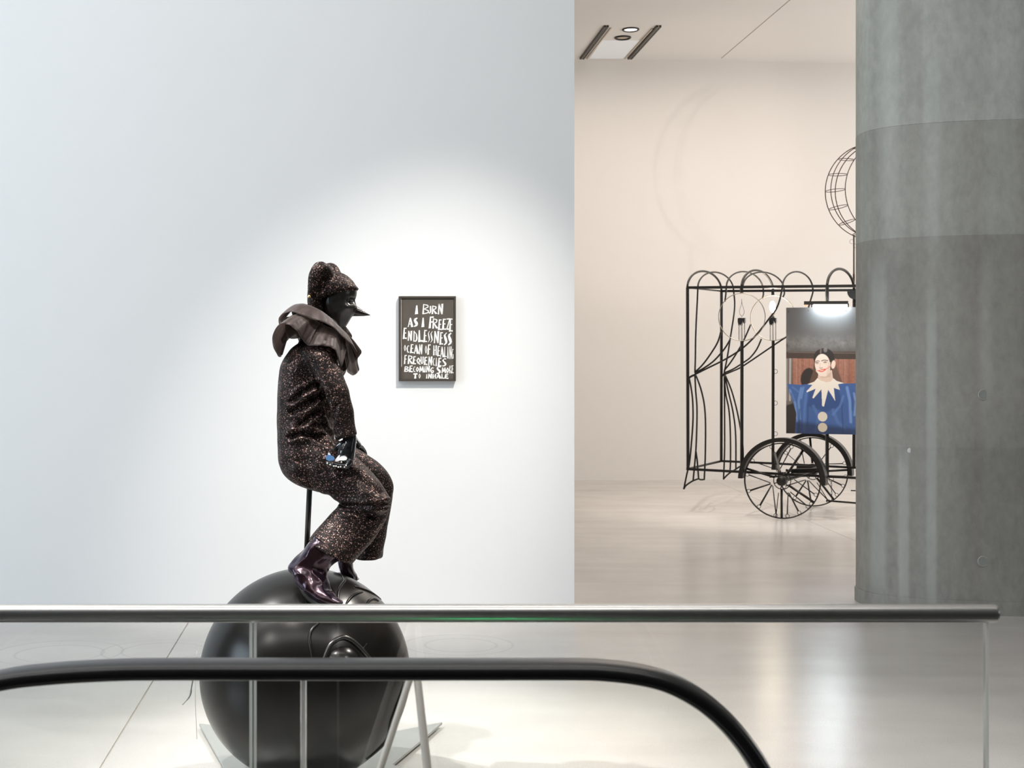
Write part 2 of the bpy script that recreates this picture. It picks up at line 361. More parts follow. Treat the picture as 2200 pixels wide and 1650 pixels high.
    def mesh(s, name):
        me = bpy.data.meshes.new(name); me.from_pydata(s.v, [], s.f); me.update()
        bm = bmesh.new(); bm.from_mesh(me); bmesh.ops.recalc_face_normals(bm, faces=bm.faces); bm.to_mesh(me); bm.free()
        return me
    def build(s, name, mat, parent=None, smooth=False): return link(name, s.mesh(name), mat, parent, smooth)
def auto_smooth(o, ang=40):
    me = o.data
    for p in me.polygons: p.use_smooth = True
    bm = bmesh.new(); bm.from_mesh(me)
    for e in bm.edges:
        if len(e.link_faces) == 2 and e.calc_face_angle(0) > math.radians(ang): e.smooth = False
    bm.to_mesh(me); bm.free(); return o
def remesh(mb, name, vox, mat, parent, smooth_it=4, disp=None):
    """union of overlapping lofts into one continuous surface"""
    me = mb.mesh(name+'_raw'); o = bpy.data.objects.new(name+'_raw', me); C.objects.link(o)
    r = o.modifiers.new('r', 'REMESH'); r.mode = 'VOXEL'; r.voxel_size = vox
    if smooth_it:
        sm = o.modifiers.new('s', 'SMOOTH'); sm.factor = .5; sm.iterations = smooth_it
    dg = bpy.context.evaluated_depsgraph_get(); ev = o.evaluated_get(dg)
    me2 = bpy.data.meshes.new_from_object(ev); me2.name = name
    bpy.data.objects.remove(o, do_unlink=True); bpy.data.meshes.remove(me)
    me2.materials.clear()
    if disp:
        n = len(me2.vertices); co = np.empty(n*3, 'f'); nr = np.empty(n*3, 'f')
        me2.vertices.foreach_get('co', co); me2.vertices.foreach_get('normal', nr)
        co = co.reshape(-1, 3); nr = nr.reshape(-1, 3)
        co = (co+nr*disp(co)[:, None]).astype('f'); me2.vertices.foreach_set('co', co.ravel()); me2.update()
    return link(name, me2, mat, parent, True)
def smooth_path(pts, sub=6, closed=False):
    """Catmull-Rom through 3D points"""
    P = [Vector(p) for p in pts]; n = len(P); out = []
    for i in range(n if closed else n-1):
        if closed: a, b, c, d = P[i-1], P[i], P[(i+1) % n], P[(i+2) % n]
        else: a, b, c, d = P[max(i-1, 0)], P[i], P[i+1], P[min(i+2, n-1)]
        for k in range(sub):
            t = k/sub
            out.append(.5*((2*b)+(c-a)*t+(2*a-5*b+4*c-d)*t*t+(3*b-a-3*c+d)*t*t*t))
    if not closed: out.append(P[-1])
    return out
def structure(o): o['kind'] = 'structure'; return o

# ================================================================== SETTING
UD = Vector((1, .056, 0)).normalized(); ND = Vector((-.056, 1, 0)).normalized()     # along / across the gallery walls
CEIL = 6.446
# floor: base with slabs divided by joints
fl = MB().box((-10.2, -6.2, -.30), (14.2, 24, -.004)).build('floor', M['joint']); structure(fl)
def line_x(p, d, y): return p.x+d.x/d.y*(y-p.y)
j1 = floor_pt(308, 1497); j1d = ND
j2a, j2b = floor_pt(1845, 1165), floor_pt(1530, 1031); j2d = (j2b-j2a)
g = .004
def slab(xl, xr, y0, y1, mat='floor'):
    pts = [(xl(y0), y0, -.004), (xr(y0), y0, -.004), (xr(y1), y1, -.004), (xl(y1), y1, -.004)]
    MB().prism(pts, (0, 0, .004)).build('slab', M[mat], fl)
J1 = lambda y: line_x(j1, j1d, y); J2 = lambda y: line_x(j2a, j2d, y)
slab(lambda y: -10, lambda y: J1(y)-g, 2.60, 24)
slab(lambda y: J1(y)+g, lambda y: J2(y)-g*.6, 2.60, 24)
slab(lambda y: J2(y)+g*.6, lambda y: 14, 2.60, 24)
# unseen floor on the escalator side, made dark to dim reflections in the glass
slab(lambda y: -10, lambda y: 14, -6, 2.59, 'dark_floor')

structure(MB().box((-10.2, -6.2, CEIL), (14.2, 24, CEIL+.3)).build('ceiling', M['ceiling']))
# white partition wall with the framed print
e0 = W(1234, 815, 9.24); p0 = Vector((e0.x, e0.y, 0))
def wall(name, a, b, thick, mat, z1=CEIL):
    n = Vector((-(b-a).y, (b-a).x, 0)).normalized()*thick
    return structure(MB().prism([a, b, b+n, a+n], (0, 0, z1)).build(name, mat))
wall('wall_front', p0-UD*11, p0, .35, M['white_wall'])
b0 = W(1237, 815, 21.38); b0.z = 0
wall('wall_back', b0-UD*13, b0+UD*12, .3, M['warm_wall'])
wall('wall_left', Vector((-10, -6, 0)), Vector((-10, 24, 0)), .2, M['hall_wall'])
wall('wall_right', Vector((14, -6, 0)), Vector((14, 24, 0)), -.2, M['hall_wall'])
wall('wall_rear', Vector((-10.2, -6, 0)), Vector((14.2, -6, 0)), -.2, M['hall_wall'])
# ceiling seam and recessed lighting slot
def ceil_pt(x, y, dz=0):
    d = F*(CEIL+dz-H)/(YP-y); p = W(x, y, d); return p
s0, s1 = ceil_pt(1697, 0), ceil_pt(1550, 125)
sd = (s1-s0)
structure(MB().tube([s0-sd*2, s1], .004, square=True).build('trim_1', M['joint']))

# concrete column : superellipse plan
colc = Vector((3.094+1.55, 9.70, 0)); ca_, cb_ = 1.55, .60
def sup(n=72, a=ca_, b=cb_, p=2.5, z=0):
    o = []
    for k in range(n):
        t = 2*math.pi*k/n; c, s = math.cos(t), math.sin(t)
        o.append(Vector((a*math.copysign(abs(c)**(2/p), c), b*math.copysign(abs(s)**(2/p), s), z)))
    return o
col = thing('column', 'broad rounded board-marked grey concrete column with stained streaks', 'column', colc); 
del col['category']; del col['label']; col['kind'] = 'structure'
def colpart(name, a, b, z0, z1, mat):
    o = MB().prism([q+colc for q in sup(96, a, b, 2.5, z0)], (0, 0, z1-z0)).build(name, mat, col); auto_smooth(o, 30); return o
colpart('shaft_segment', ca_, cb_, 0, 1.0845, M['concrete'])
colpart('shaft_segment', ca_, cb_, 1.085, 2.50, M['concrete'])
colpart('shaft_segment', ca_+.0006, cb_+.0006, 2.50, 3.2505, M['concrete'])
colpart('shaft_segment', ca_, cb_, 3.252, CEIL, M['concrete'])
colpart('core', ca_-.004, cb_-.004, .5, 4, M['plug'])
colpart('base_kerb', ca_+.008, cb_+.008, 0, .094, M['concrete'])
def col_surface(px, py):
    """point of the column's near face seen at px,py"""
    r = (W(px, py, 1)-Vector((0, 0, H))); lo, hi = 7.0, 9.7
    for _ in range(50):
        mid = (lo+hi)/2; q = Vector((0, 0, H))+r*mid-colc
        if abs(q.x/ca_)**2.5+abs(q.y/cb_)**2.5 < 1: hi = mid
        else: lo = mid
    return Vector((0, 0, H))+r*lo
for (x, y) in ((2113, 848), (2112, 1206)):
    p = col_surface(x, y); mb = MB()
    for r0, r1, y0, y1 in ((.0, .030, -.006, .004), ):
        ring = [p+Vector((r1*math.cos(t*math.pi/10), 0, r1*math.sin(t*math.pi/10))) for t in range(20)]
        mb.prism([q+Vector((0, -.004, 0)) for q in ring], (0, .02, 0))
    o = mb.build('tie_hole_plug', M['plug'], col)
    rim = MB().tube([p+Vector((.033*math.cos(t*math.pi/12), -.001, .033*math.sin(t*math.pi/12))) for t in range(24)], .0045, 6, closed=True).build('plug_rim', M['joint'], o, True)
p = col_surface(1955, 968)
MB().sphere(p, .018, 10, 6, (1, .12, 1)).build('plaster_dab', M['white_wall'], col, True)

# ================================================================== CEILING LIGHT SLOT
slot = thing('ceiling_light_slot', 'recessed ceiling lighting slot between two dark tracks above the back gallery', 'ceiling light', ceil_pt(1330, 90))
def ctrack(xa, ya, xb, yb, r, mat, name, dz=0):
    a, b = ceil_pt(xa, ya, -r+.002), ceil_pt(xb, yb, -r+.002)
    return MB().tube([a, b], r, square=True, up=(0, 0, 1)).build(name, mat, slot)
for (xa, xb) in ((1300, 1247), (1306, 1253), (1412, 1350), (1419, 1356)):
    ctrack(xa, 56, xb, 126.0, .0135, M['fixture_black'], 'track')
for (xa, xb) in ((1303, 1250), (1415.5, 1353)):
    ctrack(xa, 56, xb, 126.0, .010, M['fixture_tan'], 'track_lip')
ctrack(1312.5, 60, 1261, 126.0, .009, M['fixture_tan'], 'track_lip')
ctrack(1401, 62, 1342, 126.0, .009, M['fixture_tan'], 'track_lip')
a, b, c_, d_ = ceil_pt(1293, 87, -.004), ceil_pt(1374, 87, -.004), ceil_pt(1340, 126.2, -.004), ceil_pt(1266, 126.2, -.004)
MB().prism([a, b, c_, d_], (0, 0, .02)).build('diffuser_panel', M['panel_blue'], slot)
for i, (x, y, mat) in enumerate(((1355, 63.5, 'down_glow'), (1338, 81, 'fixture_black'))):
    c0 = ceil_pt(x, y, -.006)
    rr = .105
    MB().tube([c0+Vector((rr*math.cos(t*math.pi/16), rr*math.sin(t*math.pi/16), 0)) for t in range(32)], .016, 6, closed=True).build('downlight_ring', M['fixture_black'], slot, True)
    disc = [c0+Vector((.085*math.cos(t*math.pi/12), .085*math.sin(t*math.pi/12), .002)) for t in range(24)]
    MB().prism(disc, (0, 0, .006)).build('downlight_lens', M['down_glow'] if i == 0 else M['fixture_tan'], slot)

# ================================================================== GUARD RAIL (steel tube on glass)
GD = 2.70
rail_r = 19.7*GD/F
gr = thing('guard_rail', 'glass guard with thick horizontal brushed steel tube across the foreground', 'railing', (W(1200, 815, GD).x, GD, 0))
zr = W(0, 1317.5, GD).z
xe = W(2142, 0, GD).x; xs = W(-500, 0, GD).x
o = MB().tube([(xs, GD, zr), (xe-.006, GD, zr), (xe-.002, GD, zr), (xe, GD, zr)], [rail_r, rail_r, rail_r*.96, rail_r*.86], 40).build('rail_tube', M['steel'], gr); auto_smooth(o, 35)
def pane(x0, x1, d, z0, z1, mat, name, par, th=.010):
    X0, X1 = W(x0, 0, d).x, W(x1, 0, d).x
    o = MB().box((X0, d-th/2, z0), (X1, d+th/2, z1)).build(name, M[mat], par); return o
def edge(x, d, z0, z1, par, wpx=6, th=.0105):
    X = W(x, 0, d).x; hw = wpx*d/F/2
    return MB().box((X-hw, d-th/2-.0005, z0), (X+hw, d+th/2+.0005, z1)).build('glass_edge', M['glass_edge'], par)
g1 = pane(-500, 537, GD, .03, zr-rail_r*.6, 'glass', 'glass_pane', gr); edge(539, GD, .03, zr-rail_r*.6, g1, 5)
g2 = pane(550, 2115, GD, .03, zr-rail_r*.6, 'glass', 'glass_pane', gr); edge(548, GD, .03, zr-rail_r*.6, g2, 5); edge(2118.5, GD, .03, zr-rail_r*.6, g2, 7)
MB().box((xs, GD-.03, 0), (W(2130, 0, GD).x, GD+.03, .06)).build('base_channel', M['steel'], gr)

# ================================================================== ESCALATOR BALUSTRADE (black handrail on glass)
ED = 2.20
es = thing('escalator_balustrade', 'glass escalator balustrade with black rubber handrail curving down at its end', 'escalator', (0, ED, 0))
hp = [(-420, 1640), (-300, 1570), (-160, 1506), (0, 1462), (110, 1447.5), (230, 1440), (350, 1437.5), (700, 1437.5), (1050, 1437.5), (1230, 1437.5), (1300, 1440), (1370, 1448.5), (1430, 1464), (1490, 1494), (1540, 1532), (1585, 1580), (1622, 1633), (1650, 1690), (1668, 1750), (1672, 1820), (1655, 1890), (1615, 1950), (1550, 2000), (1450, 2030)]
hpath = smooth_path([W(x, y, ED) for x, y in hp], 8)
# handrail section : flattened C, 75 mm wide, 32 mm deep
sec = []
hr = 21*ED/F
for k in range(24):
    a = 2*math.pi*k/24; sec.append((.037*math.copysign(abs(math.cos(a))**.8, math.cos(a)), hr*math.copysign(abs(math.sin(a))**.8, math.sin(a))))
mb = MB(); V = []; m_ = len(hpath)
for i, p in enumerate(hpath):
    t = (hpath[min(i+1, m_-1)]-hpath[max(i-1, 0)]).normalized(); nn = Vector((0, 1, 0)).cross(t)*-1
    for (u, v) in sec: V.append(p+Vector((0, u, 0))+nn*v)
Fc = [(i*24+k, i*24+(k+1) % 24, (i+1)*24+(k+1) % 24, (i+1)*24+k) for i in range(m_-1) for k in range(24)]+[tuple(range(24))[::-1], tuple(range((m_-1)*24, m_*24))]
mb.add(V, Fc); o = mb.build('handrail', M['rubber'], es, True)
# glass inside the handrail, two panes with a joint at x=652
gp = [p for p in hpath]
xj = W(652, 0, ED).x; zb = .32
def inner(i):
    t = (hpath[min(i+1, m_-1)]-hpath[max(i-1, 0)]).normalized(); nn = Vector((0, 1, 0)).cross(t)*-1
    return hpath[i]-nn*(hr*.5) if nn.z > 0 or True else hpath[i]
lp = [hpath[i] for i in range(m_) if hpath[i].x < xj-.004 and i < m_//2 and hpath[i].x > W(-150, 0, ED).x]
rp_ = [hpath[i] for i in range(m_) if hpath[i].x > xj+.004 and hpath[i].z > zb]
polyL = [Vector((q.x, ED-.005, q.z)) for q in lp]+[Vector((xj-.004, ED-.005, lp[-1].z)), Vector((xj-.004, ED-.005, zb)), Vector((lp[0].x, ED-.005, zb))]
gl1 = MB().prism(polyL, (0, .010, 0)).build('glass_pane', M['glass_green'], es)
polyR = [Vector((xj+.004, ED-.005, rp_[0].z))]+[Vector((q.x, ED-.005, q.z)) for q in rp_]+[Vector((rp_[-1].x, ED-.005, zb)), Vector((xj+.004, ED-.005, zb))]
gl2 = MB().prism(polyR, (0, .010, 0)).build('glass_pane', M['glass_green'], es)
edge(652, ED, zb, W(0, 1445, ED).z, gl2, 7)
MB().box((W(-260, 0, ED).x, ED-.09, 0), (W(1500, 0, ED).x, ED+.09, zb+.02)).build('deck', M['steel'], es)
ind = Vector((W(1180, 0, ED+.16).x, ED+.16, .45))
MB().box((ind.x-.02, ED+.09, 0), (ind.x+.02, ED+.2, .43)).build('indicator_post', M['steel'], es)
MB().prism([ind+Vector((.028*math.cos(t*math.pi/8), .028*math.sin(t*math.pi/8), -.02)) for t in range(16)], (0, 0, .02)).build('direction_indicator', M['green_glow'], es)

# slim pale stand seen below the black handrail
SD = 2.42
st = thing('slim_stand', 'slim pale beige A-shaped stand behind the black handrail, in front of the ball', 'stand', (W(888, 0, SD).x, SD, 0))
top = W(887, 1448, SD)
la, ra = W(815, 1665, SD), W(910.5, 1650, SD)
fl_ = top+(la-top)*(top.z/(top.z-la.z)); fr_ = top+(ra-top)*(top.z/(top.z-ra.z))
MB().tube([top+Vector((.001, 0, .01)), fl_], [.0058, .0085], 8).build('leg', M['strap'], st, True)
MB().tube([top+Vector((.006, 0, .01)), fr_+Vector((.0, 0, 0))], [.0066, .0125], 8).build('leg', M['strap'], st, True)
MB().sphere(top+Vector((.003, 0, .012)), .009, 10, 8).build('apex_joint', M['strap'], st, True)

# ================================================================== BALL, STAR PLATE
D0 = 5.39
BC = W(656, 1447, D0); BR = 226.5*D0/F*.995
plate_z = .022
sp_ = thing('star_plate', 'flat grey steel star plate on the floor under the dark ball', 'plate', (BC.x, BC.y, 0))
def onz(x, y, z):
    d = F*(H-z)/(y-YP); return W(x, y, d)
star_px = [(428, 1554), (455, 1557.5), (560, 1560), (700, 1500), (760, 1562), (848, 1571), (950, 1551.5), (908, 1588), (892, 1601), (843, 1642), (985, 1688), (800, 1700), (765, 1800), (655, 1712), (530, 1806), (510, 1702), (330, 1690), (481.5, 1648)]
star = [onz(x, y, plate_z) for x, y in star_px]
tb = 0.010
mb = MB(); mb.prism([Vector((q.x, q.y, plate_z-tb)) for q in star], (0, 0, tb)); mb.build('star_blade', M['plate'], sp_)
fc = [Vector((BC.x+.20*math.cos(t*math.pi/16), BC.y+.20*math.sin(t*math.pi/16), 0)) for t in range(32)]
MB().prism(fc, (0, 0, plate_z-tb)).build('foot_disc', M['fixture_black'], sp_)

ball = thing('ball', 'large dark bronze ball with a relief face, standing on the star plate', 'sculpture', BC-Vector((0, 0, BR)))
o = MB().sphere(BC, BR, 96, 64).build('sphere_body', M['ball'], ball, True)
zbot = BC.z-BR
MB().tube([Vector((BC.x, BC.y, plate_z)), Vector((BC.x, BC.y, max(zbot+.05, plate_z+.03)))], .11, 24).build('foot_collar', M['ball'], ball, True)
def on_ball(px, py, off=0):
    r = W(px, py, 1)-Vector((0, 0, H)); r.normalize(); oc = Vector((0, 0, H))-BC
    b_ = oc.dot(r); c0 = oc.dot(oc)-BR*BR; dd = b_*b_-c0
    t = -b_-math.sqrt(max(dd, 0)); q = Vector((0, 0, H))+r*t
    return BC+(q-BC).normalized()*(BR+off)
def ridge(name, pts, r, off=.0, taper=True, mat='ball'):
    q = smooth_path([on_ball(x, y, off) for x, y in pts], 6)
    n = len(q); rr = [r*(.35+.65*math.sin(math.pi*min(1, max(0, (i+.5)/n)))**.5) if taper else r for i in range(n)]
    return MB().tube(q, rr, 8).build(name, M[mat], ball, True)
ridge('hair_ridge', [(729, 1229), (740, 1246), (733, 1258), (727, 1272), (726, 1290)], .0065)
ridge('brow_ridge', [(742, 1301), (748, 1291), (756, 1282), (766, 1276), (779, 1272)], .006)
ridge('brow_ridge', [(760, 1259), (770, 1263), (785, 1268), (802, 1276), (821, 1285)], .0055)
ridge('nose_ridge', [(788, 1300), (793, 1291), (803, 1287), (813, 1291)], .006)
ridge('cheek_ridge', [(690, 1330), (683, 1340), (671, 1352), (665, 1368), (667, 1388), (671, 1412), (672, 1440)], .0065)
ridge('eyelid_ridge', [(690, 1440), (697, 1413), (708, 1388), (722, 1375), (738, 1370), (756, 1377), (776, 1395), (795, 1417), (812, 1440)], .0095, .002, mat='mask')
ridge('lash_ridge', [(776, 1402), (781, 1393), (788, 1383)], .005)
ridge('mouth_ridge', [(872, 1440), (862, 1490), (850, 1523), (839, 1556), (831, 1588), (810, 1612), (787, 1631)], .0075, .001, mat='mask')
# eyeball bulge under the lid
eb = on_ball(740, 1420, -.055)
MB().sphere(eb, .085, 28, 18, (1.0, .95, .85)).build('eyeball', M['ball'], ball, True)
# thin frayed wire at the left of the ball
tw = [on_ball(428, 1447, -.01), W(418, 1448, D0-.02), W(417, 1460, D0-.02)]
o = MB().tube(smooth_path([on_ball(432, 1442, -.01), W(421, 1443, D0-.02), W(416, 1452, D0-.02), W(411, 1475, D0-.02), W(407, 1495, D0-.02), W(392, 1514, D0-.02)], 4), [.0035]*14+[.0045]*4+[.0025]*3, 6).build('frayed_wire', M['plate'], ball, True)
MB().tube([W(423, 1398, D0-.02), W(421, 1443, D0-.02)], .0012, 6).build('frayed_wire', M['plate'], ball, True)
MB().tube([W(419, 1450, D0-.02), W(420, 1520, D0-.02), W(423, 1588, D0-.02)], .0009, 6).build('frayed_wire', M['plate'], ball, True)

# ================================================================== MANNEQUIN
mq = thing('mannequin', 'masked long-nosed mannequin in glittering black jumpsuit and ruffled collar, perched above the ball', 'mannequin', W(664, 1225, D0))
YH = Vector((0, 1, 0))
def st_(ax, ay, bx, by, dd, wd):
    a, b = W(ax, ay, D0+dd), W(bx, by, D0+dd); return ((a+b)/2, (b-a)/2, YH*wd)
def refine(st, sub=4):
    cs = smooth_path([s[0] for s in st], sub); e1 = smooth_path([s[1] for s in st], sub); e2 = smooth_path([s[2] for s in st], sub)
    return list(zip(cs, e1, e2))
body = MB()
body.loft(refine([st_(645, 735, 712, 728, 0, .07), st_(622, 752, 722, 748, 0, .13), st_(604, 785, 724, 782, 0, .158), st_(597, 830, 722, 832, 0, .155), st_(596, 880, 719, 885, 0, .145),
                  st_(596, 930, 718, 940, 0, .15), st_(598, 975, 722, 990, 0, .165), st_(604, 1005, 716, 1030, 0, .165), st_(620, 1028, 706, 1050, 0, .14), st_(648, 1042, 692, 1056, 0, .09)]), 28, 2.3)
# near thigh, near shin
body.loft(refine([st_(628, 1025, 640, 925, -.08, .07), st_(660, 1044, 690, 932, -.09, .088), st_(695, 1062, 730, 955, -.11, .09), st_(735, 1080, 775, 990, -.135, .085), st_(772, 1094, 812, 1030, -.165, .088),
                  st_(805, 1104, 832, 1062, -.175, .078), st_(826, 1102, 839, 1080, -.175, .055)]), 24, 2.2)
body.loft(refine([st_(775, 1050, 828, 1068, -.152, .045), st_(738, 1080, 838, 1090, -.148, .060), st_(707, 1106, 826, 1124, -.145, .070), st_(683, 1134, 796, 1168, -.155, .084), st_(662, 1160, 758, 1212, -.185, .100)]), 24, 2.2)
# far thigh, far shin
body.loft(refine([st_(650, 1020, 670, 930, .08, .07), st_(695, 1045, 735, 948, .10, .088), st_(745, 1066, 790, 977, .12, .085), st_(790, 1082, 828, 1008, .135, .078), st_(820, 1088, 845, 1038, .14, .06), st_(838, 1080, 846, 1055, .14, .035)]), 24, 2.2)
body.loft(refine([st_(782, 1040, 842, 1040, .14, .05), st_(772, 1068, 845, 1062, .142, .072), st_(767, 1110, 838, 1102, .15, .08), st_(765, 1155, 829, 1155, .155, .088), st_(763, 1198, 821, 1199, .16, .095)]), 24, 2.2)
# arms
body.loft(refine([st_(640, 752, 700, 728, -.10, .05), st_(655, 765, 712, 742, -.145, .062), st_(668, 790, 724, 775, -.17, .06), st_(682, 822, 738, 808, -.19, .056), st_(696, 852, 750, 838, -.20, .055),
                  st_(707, 885, 758, 876, -.205, .053), st_(716, 912, 763, 907, -.205, .053), st_(724, 943, 768, 934, -.205, .055)]), 22, 2.1)
body.loft(refine([st_(650, 755, 700, 735, .10, .05), st_(665, 780, 712, 765, .16, .058), st_(690, 830, 734, 820, .19, .052), st_(712, 885, 752, 878, .2, .048), st_(730, 935, 764, 930, .2, .046)]), 22, 2.1)
folds = [([(628, 862), (650, 842), (680, 826)], .011, 5), ([(628, 884), (655, 872), (692, 846)], .013, 6), ([(640, 918), (662, 900), (690, 880)], .010, 5), ([(626, 938), (645, 930), (670, 934), (696, 947), (720, 960)], .016, 5.5),
         ([(694, 908), (706, 930), (722, 955)], .009, 4.5), ([(740, 1087), (775, 1089), (832, 1083)], .012, 4.5), ([(716, 905), (719, 885), (724, 868)], .007, 4), ([(672, 775), (690, 830), (702, 870), (712, 915)], .010, 5),
         ([(745, 1098), (770, 1100), (800, 1108)], .006, 5), ([(735, 1010), (780, 1035), (815, 1060)], .007, 8), ([(690, 1075), (720, 1060), (760, 1065)], .004, 6), ([(610, 1000), (640, 990), (670, 992)], .003, 8)]
def body_disp(co):
    d = co[:, 1]; px = XP+co[:, 0]/d*F; py = YP-(co[:, 2]-H)/d*F
    out = np.zeros(len(co)); near = 1/(1+np.exp((co[:, 1]-(D0-.03))/.02))
    for pts, dep, wd in folds:
        best = np.full(len(co), 1e9)
        for (x0, y0), (x1, y1) in zip(pts[:-1], pts[1:]):
            dx, dy = x1-x0, y1-y0; t = np.clip(((px-x0)*dx+(py-y0)*dy)/(dx*dx+dy*dy), 0, 1)
            best = np.minimum(best, np.hypot(px-x0-t*dx, py-y0-t*dy))
        out -= near*dep*np.exp(-(best/wd)**2); out += near*dep*.45*np.exp(-((best-wd*2.1)/wd)**2)
    nz_ = np.array([noise.noise(Vector(c)*16) for c in co.tolist()])
    return out+.004*nz_
o = remesh(body, 'jumpsuit', .0055, M['glitter'], mq, 5, body_disp)
# face mask
fm = MB()
fl2 = [(690, 602, 748, 600, .055), (688, 615, 762, 613, .068), (686, 628, 767, 627, .073), (686, 638, 766, 637, .074), (687, 646, 763, 645, .073), (688, 654, 765, 653, .072), (690, 662, 767, 661, .070), (693, 672, 763, 671, .066), (696, 682, 756, 681, .058), (700, 694, 749, 693, .05), (705, 708, 741, 706, .042), (706, 730, 734, 722, .04)]
fm.loft(refine([st_(a, b, c, d, 0, w_) for a, b, c, d, w_ in fl2], 3), 28, 2.1)
def nose(c, h, wd): return (W(c[0], c[1], D0), (W(c[0], c[1]-h, D0)-W(c[0], c[1]+h, D0))/2, YH*wd)
fm.loft(refine([nose((752, 666), 13.5, .024), nose((762, 667.5), 12.3, .021), nose((772, 670.5), 9.2, .015), nose((784, 674.0), 5.2, .008), nose((796, 677.2), .8, .0012)], 4), 16)
def face_disp(co):
    d = co[:, 1]; px = XP+co[:, 0]/d*F; py = YP-(co[:, 2]-H)/d*F; side = np.abs(co[:, 1]-D0)
    o_ = -.012*np.exp(-(((px-757)/8)**2+((py-646)/6)**2))*(side > .012)
    o_ += .006*np.exp(-(((px-748)/9)**2+((py-660)/7)**2))*(side > .012)
    return o_
remesh(fm, 'face_mask', .0026, M['mask'], mq, 2, face_disp)
for s in (-1, 1):
    e = W(754.5, 647, D0+s*.045)
    MB().sphere(e, .0085, 12, 8, (1, .7, .6)).build('eye', M['gloss'], mq, True)
# hood with two limp horns
hd = MB()
hd.loft(refine([st_(636, 748, 716, 748, 0, .085), st_(650, 715, 712, 715, 0, .07), st_(662, 690, 706, 690, 0, .062), st_(662, 660, 698, 656, 0, .074), st_(660, 645, 712, 641, 0, .082), st_(660.5, 630, 768, 625, 0, .088), st_(663, 613, 764, 611, 0, .085), st_(672, 598, 754, 599, 0, .072), st_(688, 587, 738, 588, 0, .048), st_(705, 583, 722, 584, 0, .015)], 4), 28, 2.1)
def horn(pts):
    c = smooth_path([W(x, y, D0+dd) for x, y, r, dd in pts], 5); r = [v.x for v in smooth_path([Vector((r*D0/F, 0, 0)) for x, y, r, dd in pts], 5)]
    hd.tube(c, r, 14)
horn([(713, 608, 17, -.03), (703, 592, 14, -.06), (690, 577, 15.5, -.085), (679.5, 590, 15.8, -.09), (676, 610, 15, -.075), (672, 626, 12, -.07), (668, 636, 6, -.065)])
horn([(722, 603, 17, .02), (714, 583, 15.5, .03), (704, 580, 15, .06), (692, 592, 15, .08), (684, 615, 12, .08)])
def hood_disp(co): return np.array([.0025*noise.noise(Vector(c)*22) for c in co.tolist()])
hood = remesh(hd, 'hood', .0042, M['glitter'], mq, 3, hood_disp)
MB().sphere(W(665, 637.5, D0-.084), .0075, 12, 8).build('bell', M['gold'], hood, True)
# ruffled collar : three layers of organza
def ruffle(r0, r1, z0, z1, waves, amp, ph, cx, cy, tilt, ex=1., ey=1., drop=0.):
    cpt = W(cx, cy, D0); ct, sn = math.cos(tilt), math.sin(tilt)
    e1 = Vector((ct, 0, -sn)); e3 = Vector((sn, 0, ct)); nu, nv = 150, 12; V = []; Fc = []
    for j in range(nv+1):
        v = j/nv
        for i in range(nu):
            a = 2*math.pi*i/nu
            wv = math.sin(waves*a+ph+1.3*math.sin(a*2))*amp*v**1.2
            rad = lerp(r0, r1, v**.8)*(1+.06*math.sin(3*a+ph))+wv*.18+.004*math.sin(2*waves*a+ph)*v*v
            zz = lerp(z0, z1, v**1.5)+math.cos(waves*a+ph+1.3*math.sin(a*2))*amp*v**1.2-drop*max(0, math.cos(a))**1.5*v
            V.append(cpt+e1*(rad*math.cos(a)*ex)+YH*(rad*math.sin(a)*ey)+e3*zz)
    for j in range(nv):
        for i in range(nu):
            k = (i+1) % nu; Fc.append((j*nu+i, j*nu+k, (j+1)*nu+k, (j+1)*nu+i))
    me = MB().add(V, Fc).mesh('ruffle'); o = link('ruffle', me, M['organza'], mq, True)
    s_ = o.modifiers.new('s', 'SOLIDIFY'); s_.thickness = .0016; s_.offset = 0
    return o
T = math.radians(20)
ruffle(.066, .120, .036, .010, 4, .016, .4, 688, 697, T, 1.0, 1.0, .02)
ruffle(.070, .150, .008, -.045, 6, .034, 2.2, 686, 703, T, .94, 1.0, .05)
ruffle(.068, .140, .00, -.075, 6, .030, 5.2, 692, 706, T, 1.0, 1.08, .07)
def flounce(E, Tt, bulge, rows=10, sub=7, mirror=True):
    if mirror: flounce([(x+3, y-4, -d*.95) for x, y, d in E], [(x, y, -d) for x, y, d in Tt], bulge, rows, sub, False)
    e = smooth_path([W(x, y, D0+d) for x, y, d in E], sub); t = smooth_path([W(x, y, D0+d) for x, y, d in Tt], sub); n = len(e); V = []
    for j in range(rows+1):
        v = j/rows
        for i in range(n):
            V.append(t[i].lerp(e[i], v)+Vector((0, -.45, .9))*(bulge*math.sin(math.pi*v**.8))+Vector((.25, -1, .35))*((.0048*math.sin(i*.30+len(E))+.0022*math.sin(i*.71+1.7*v))*v**.7))
    Fc = [(j*n+i, j*n+i+1, (j+1)*n+i+1, (j+1)*n+i) for j in range(rows) for i in range(n-1)]
    o = link('ruffle', MB().add(V, Fc).mesh('ruffle'), M['organza'], mq, True)
    m = o.modifiers.new('s', 'SOLIDIFY'); m.thickness = .0016; m.offset = 0
    return o
flounce([(604, 766, .03), (596, 764, -.03), (587, 745, -.09), (586, 722, -.14), (594, 704, -.185), (606, 696, -.212), (619, 696, -.225), (632, 706, -.225), (644, 721, -.213), (654, 734, -.20), (664, 741, -.19)],
        [(640, 672, .03), (640, 672, .0), (642, 672, -.03), (646, 673, -.06), (651, 674, -.08), (657, 675, -.09), (664, 678, -.10), (671, 682, -.105), (678, 687, -.11), (684, 692, -.115), (690, 697, -.118)], .014)
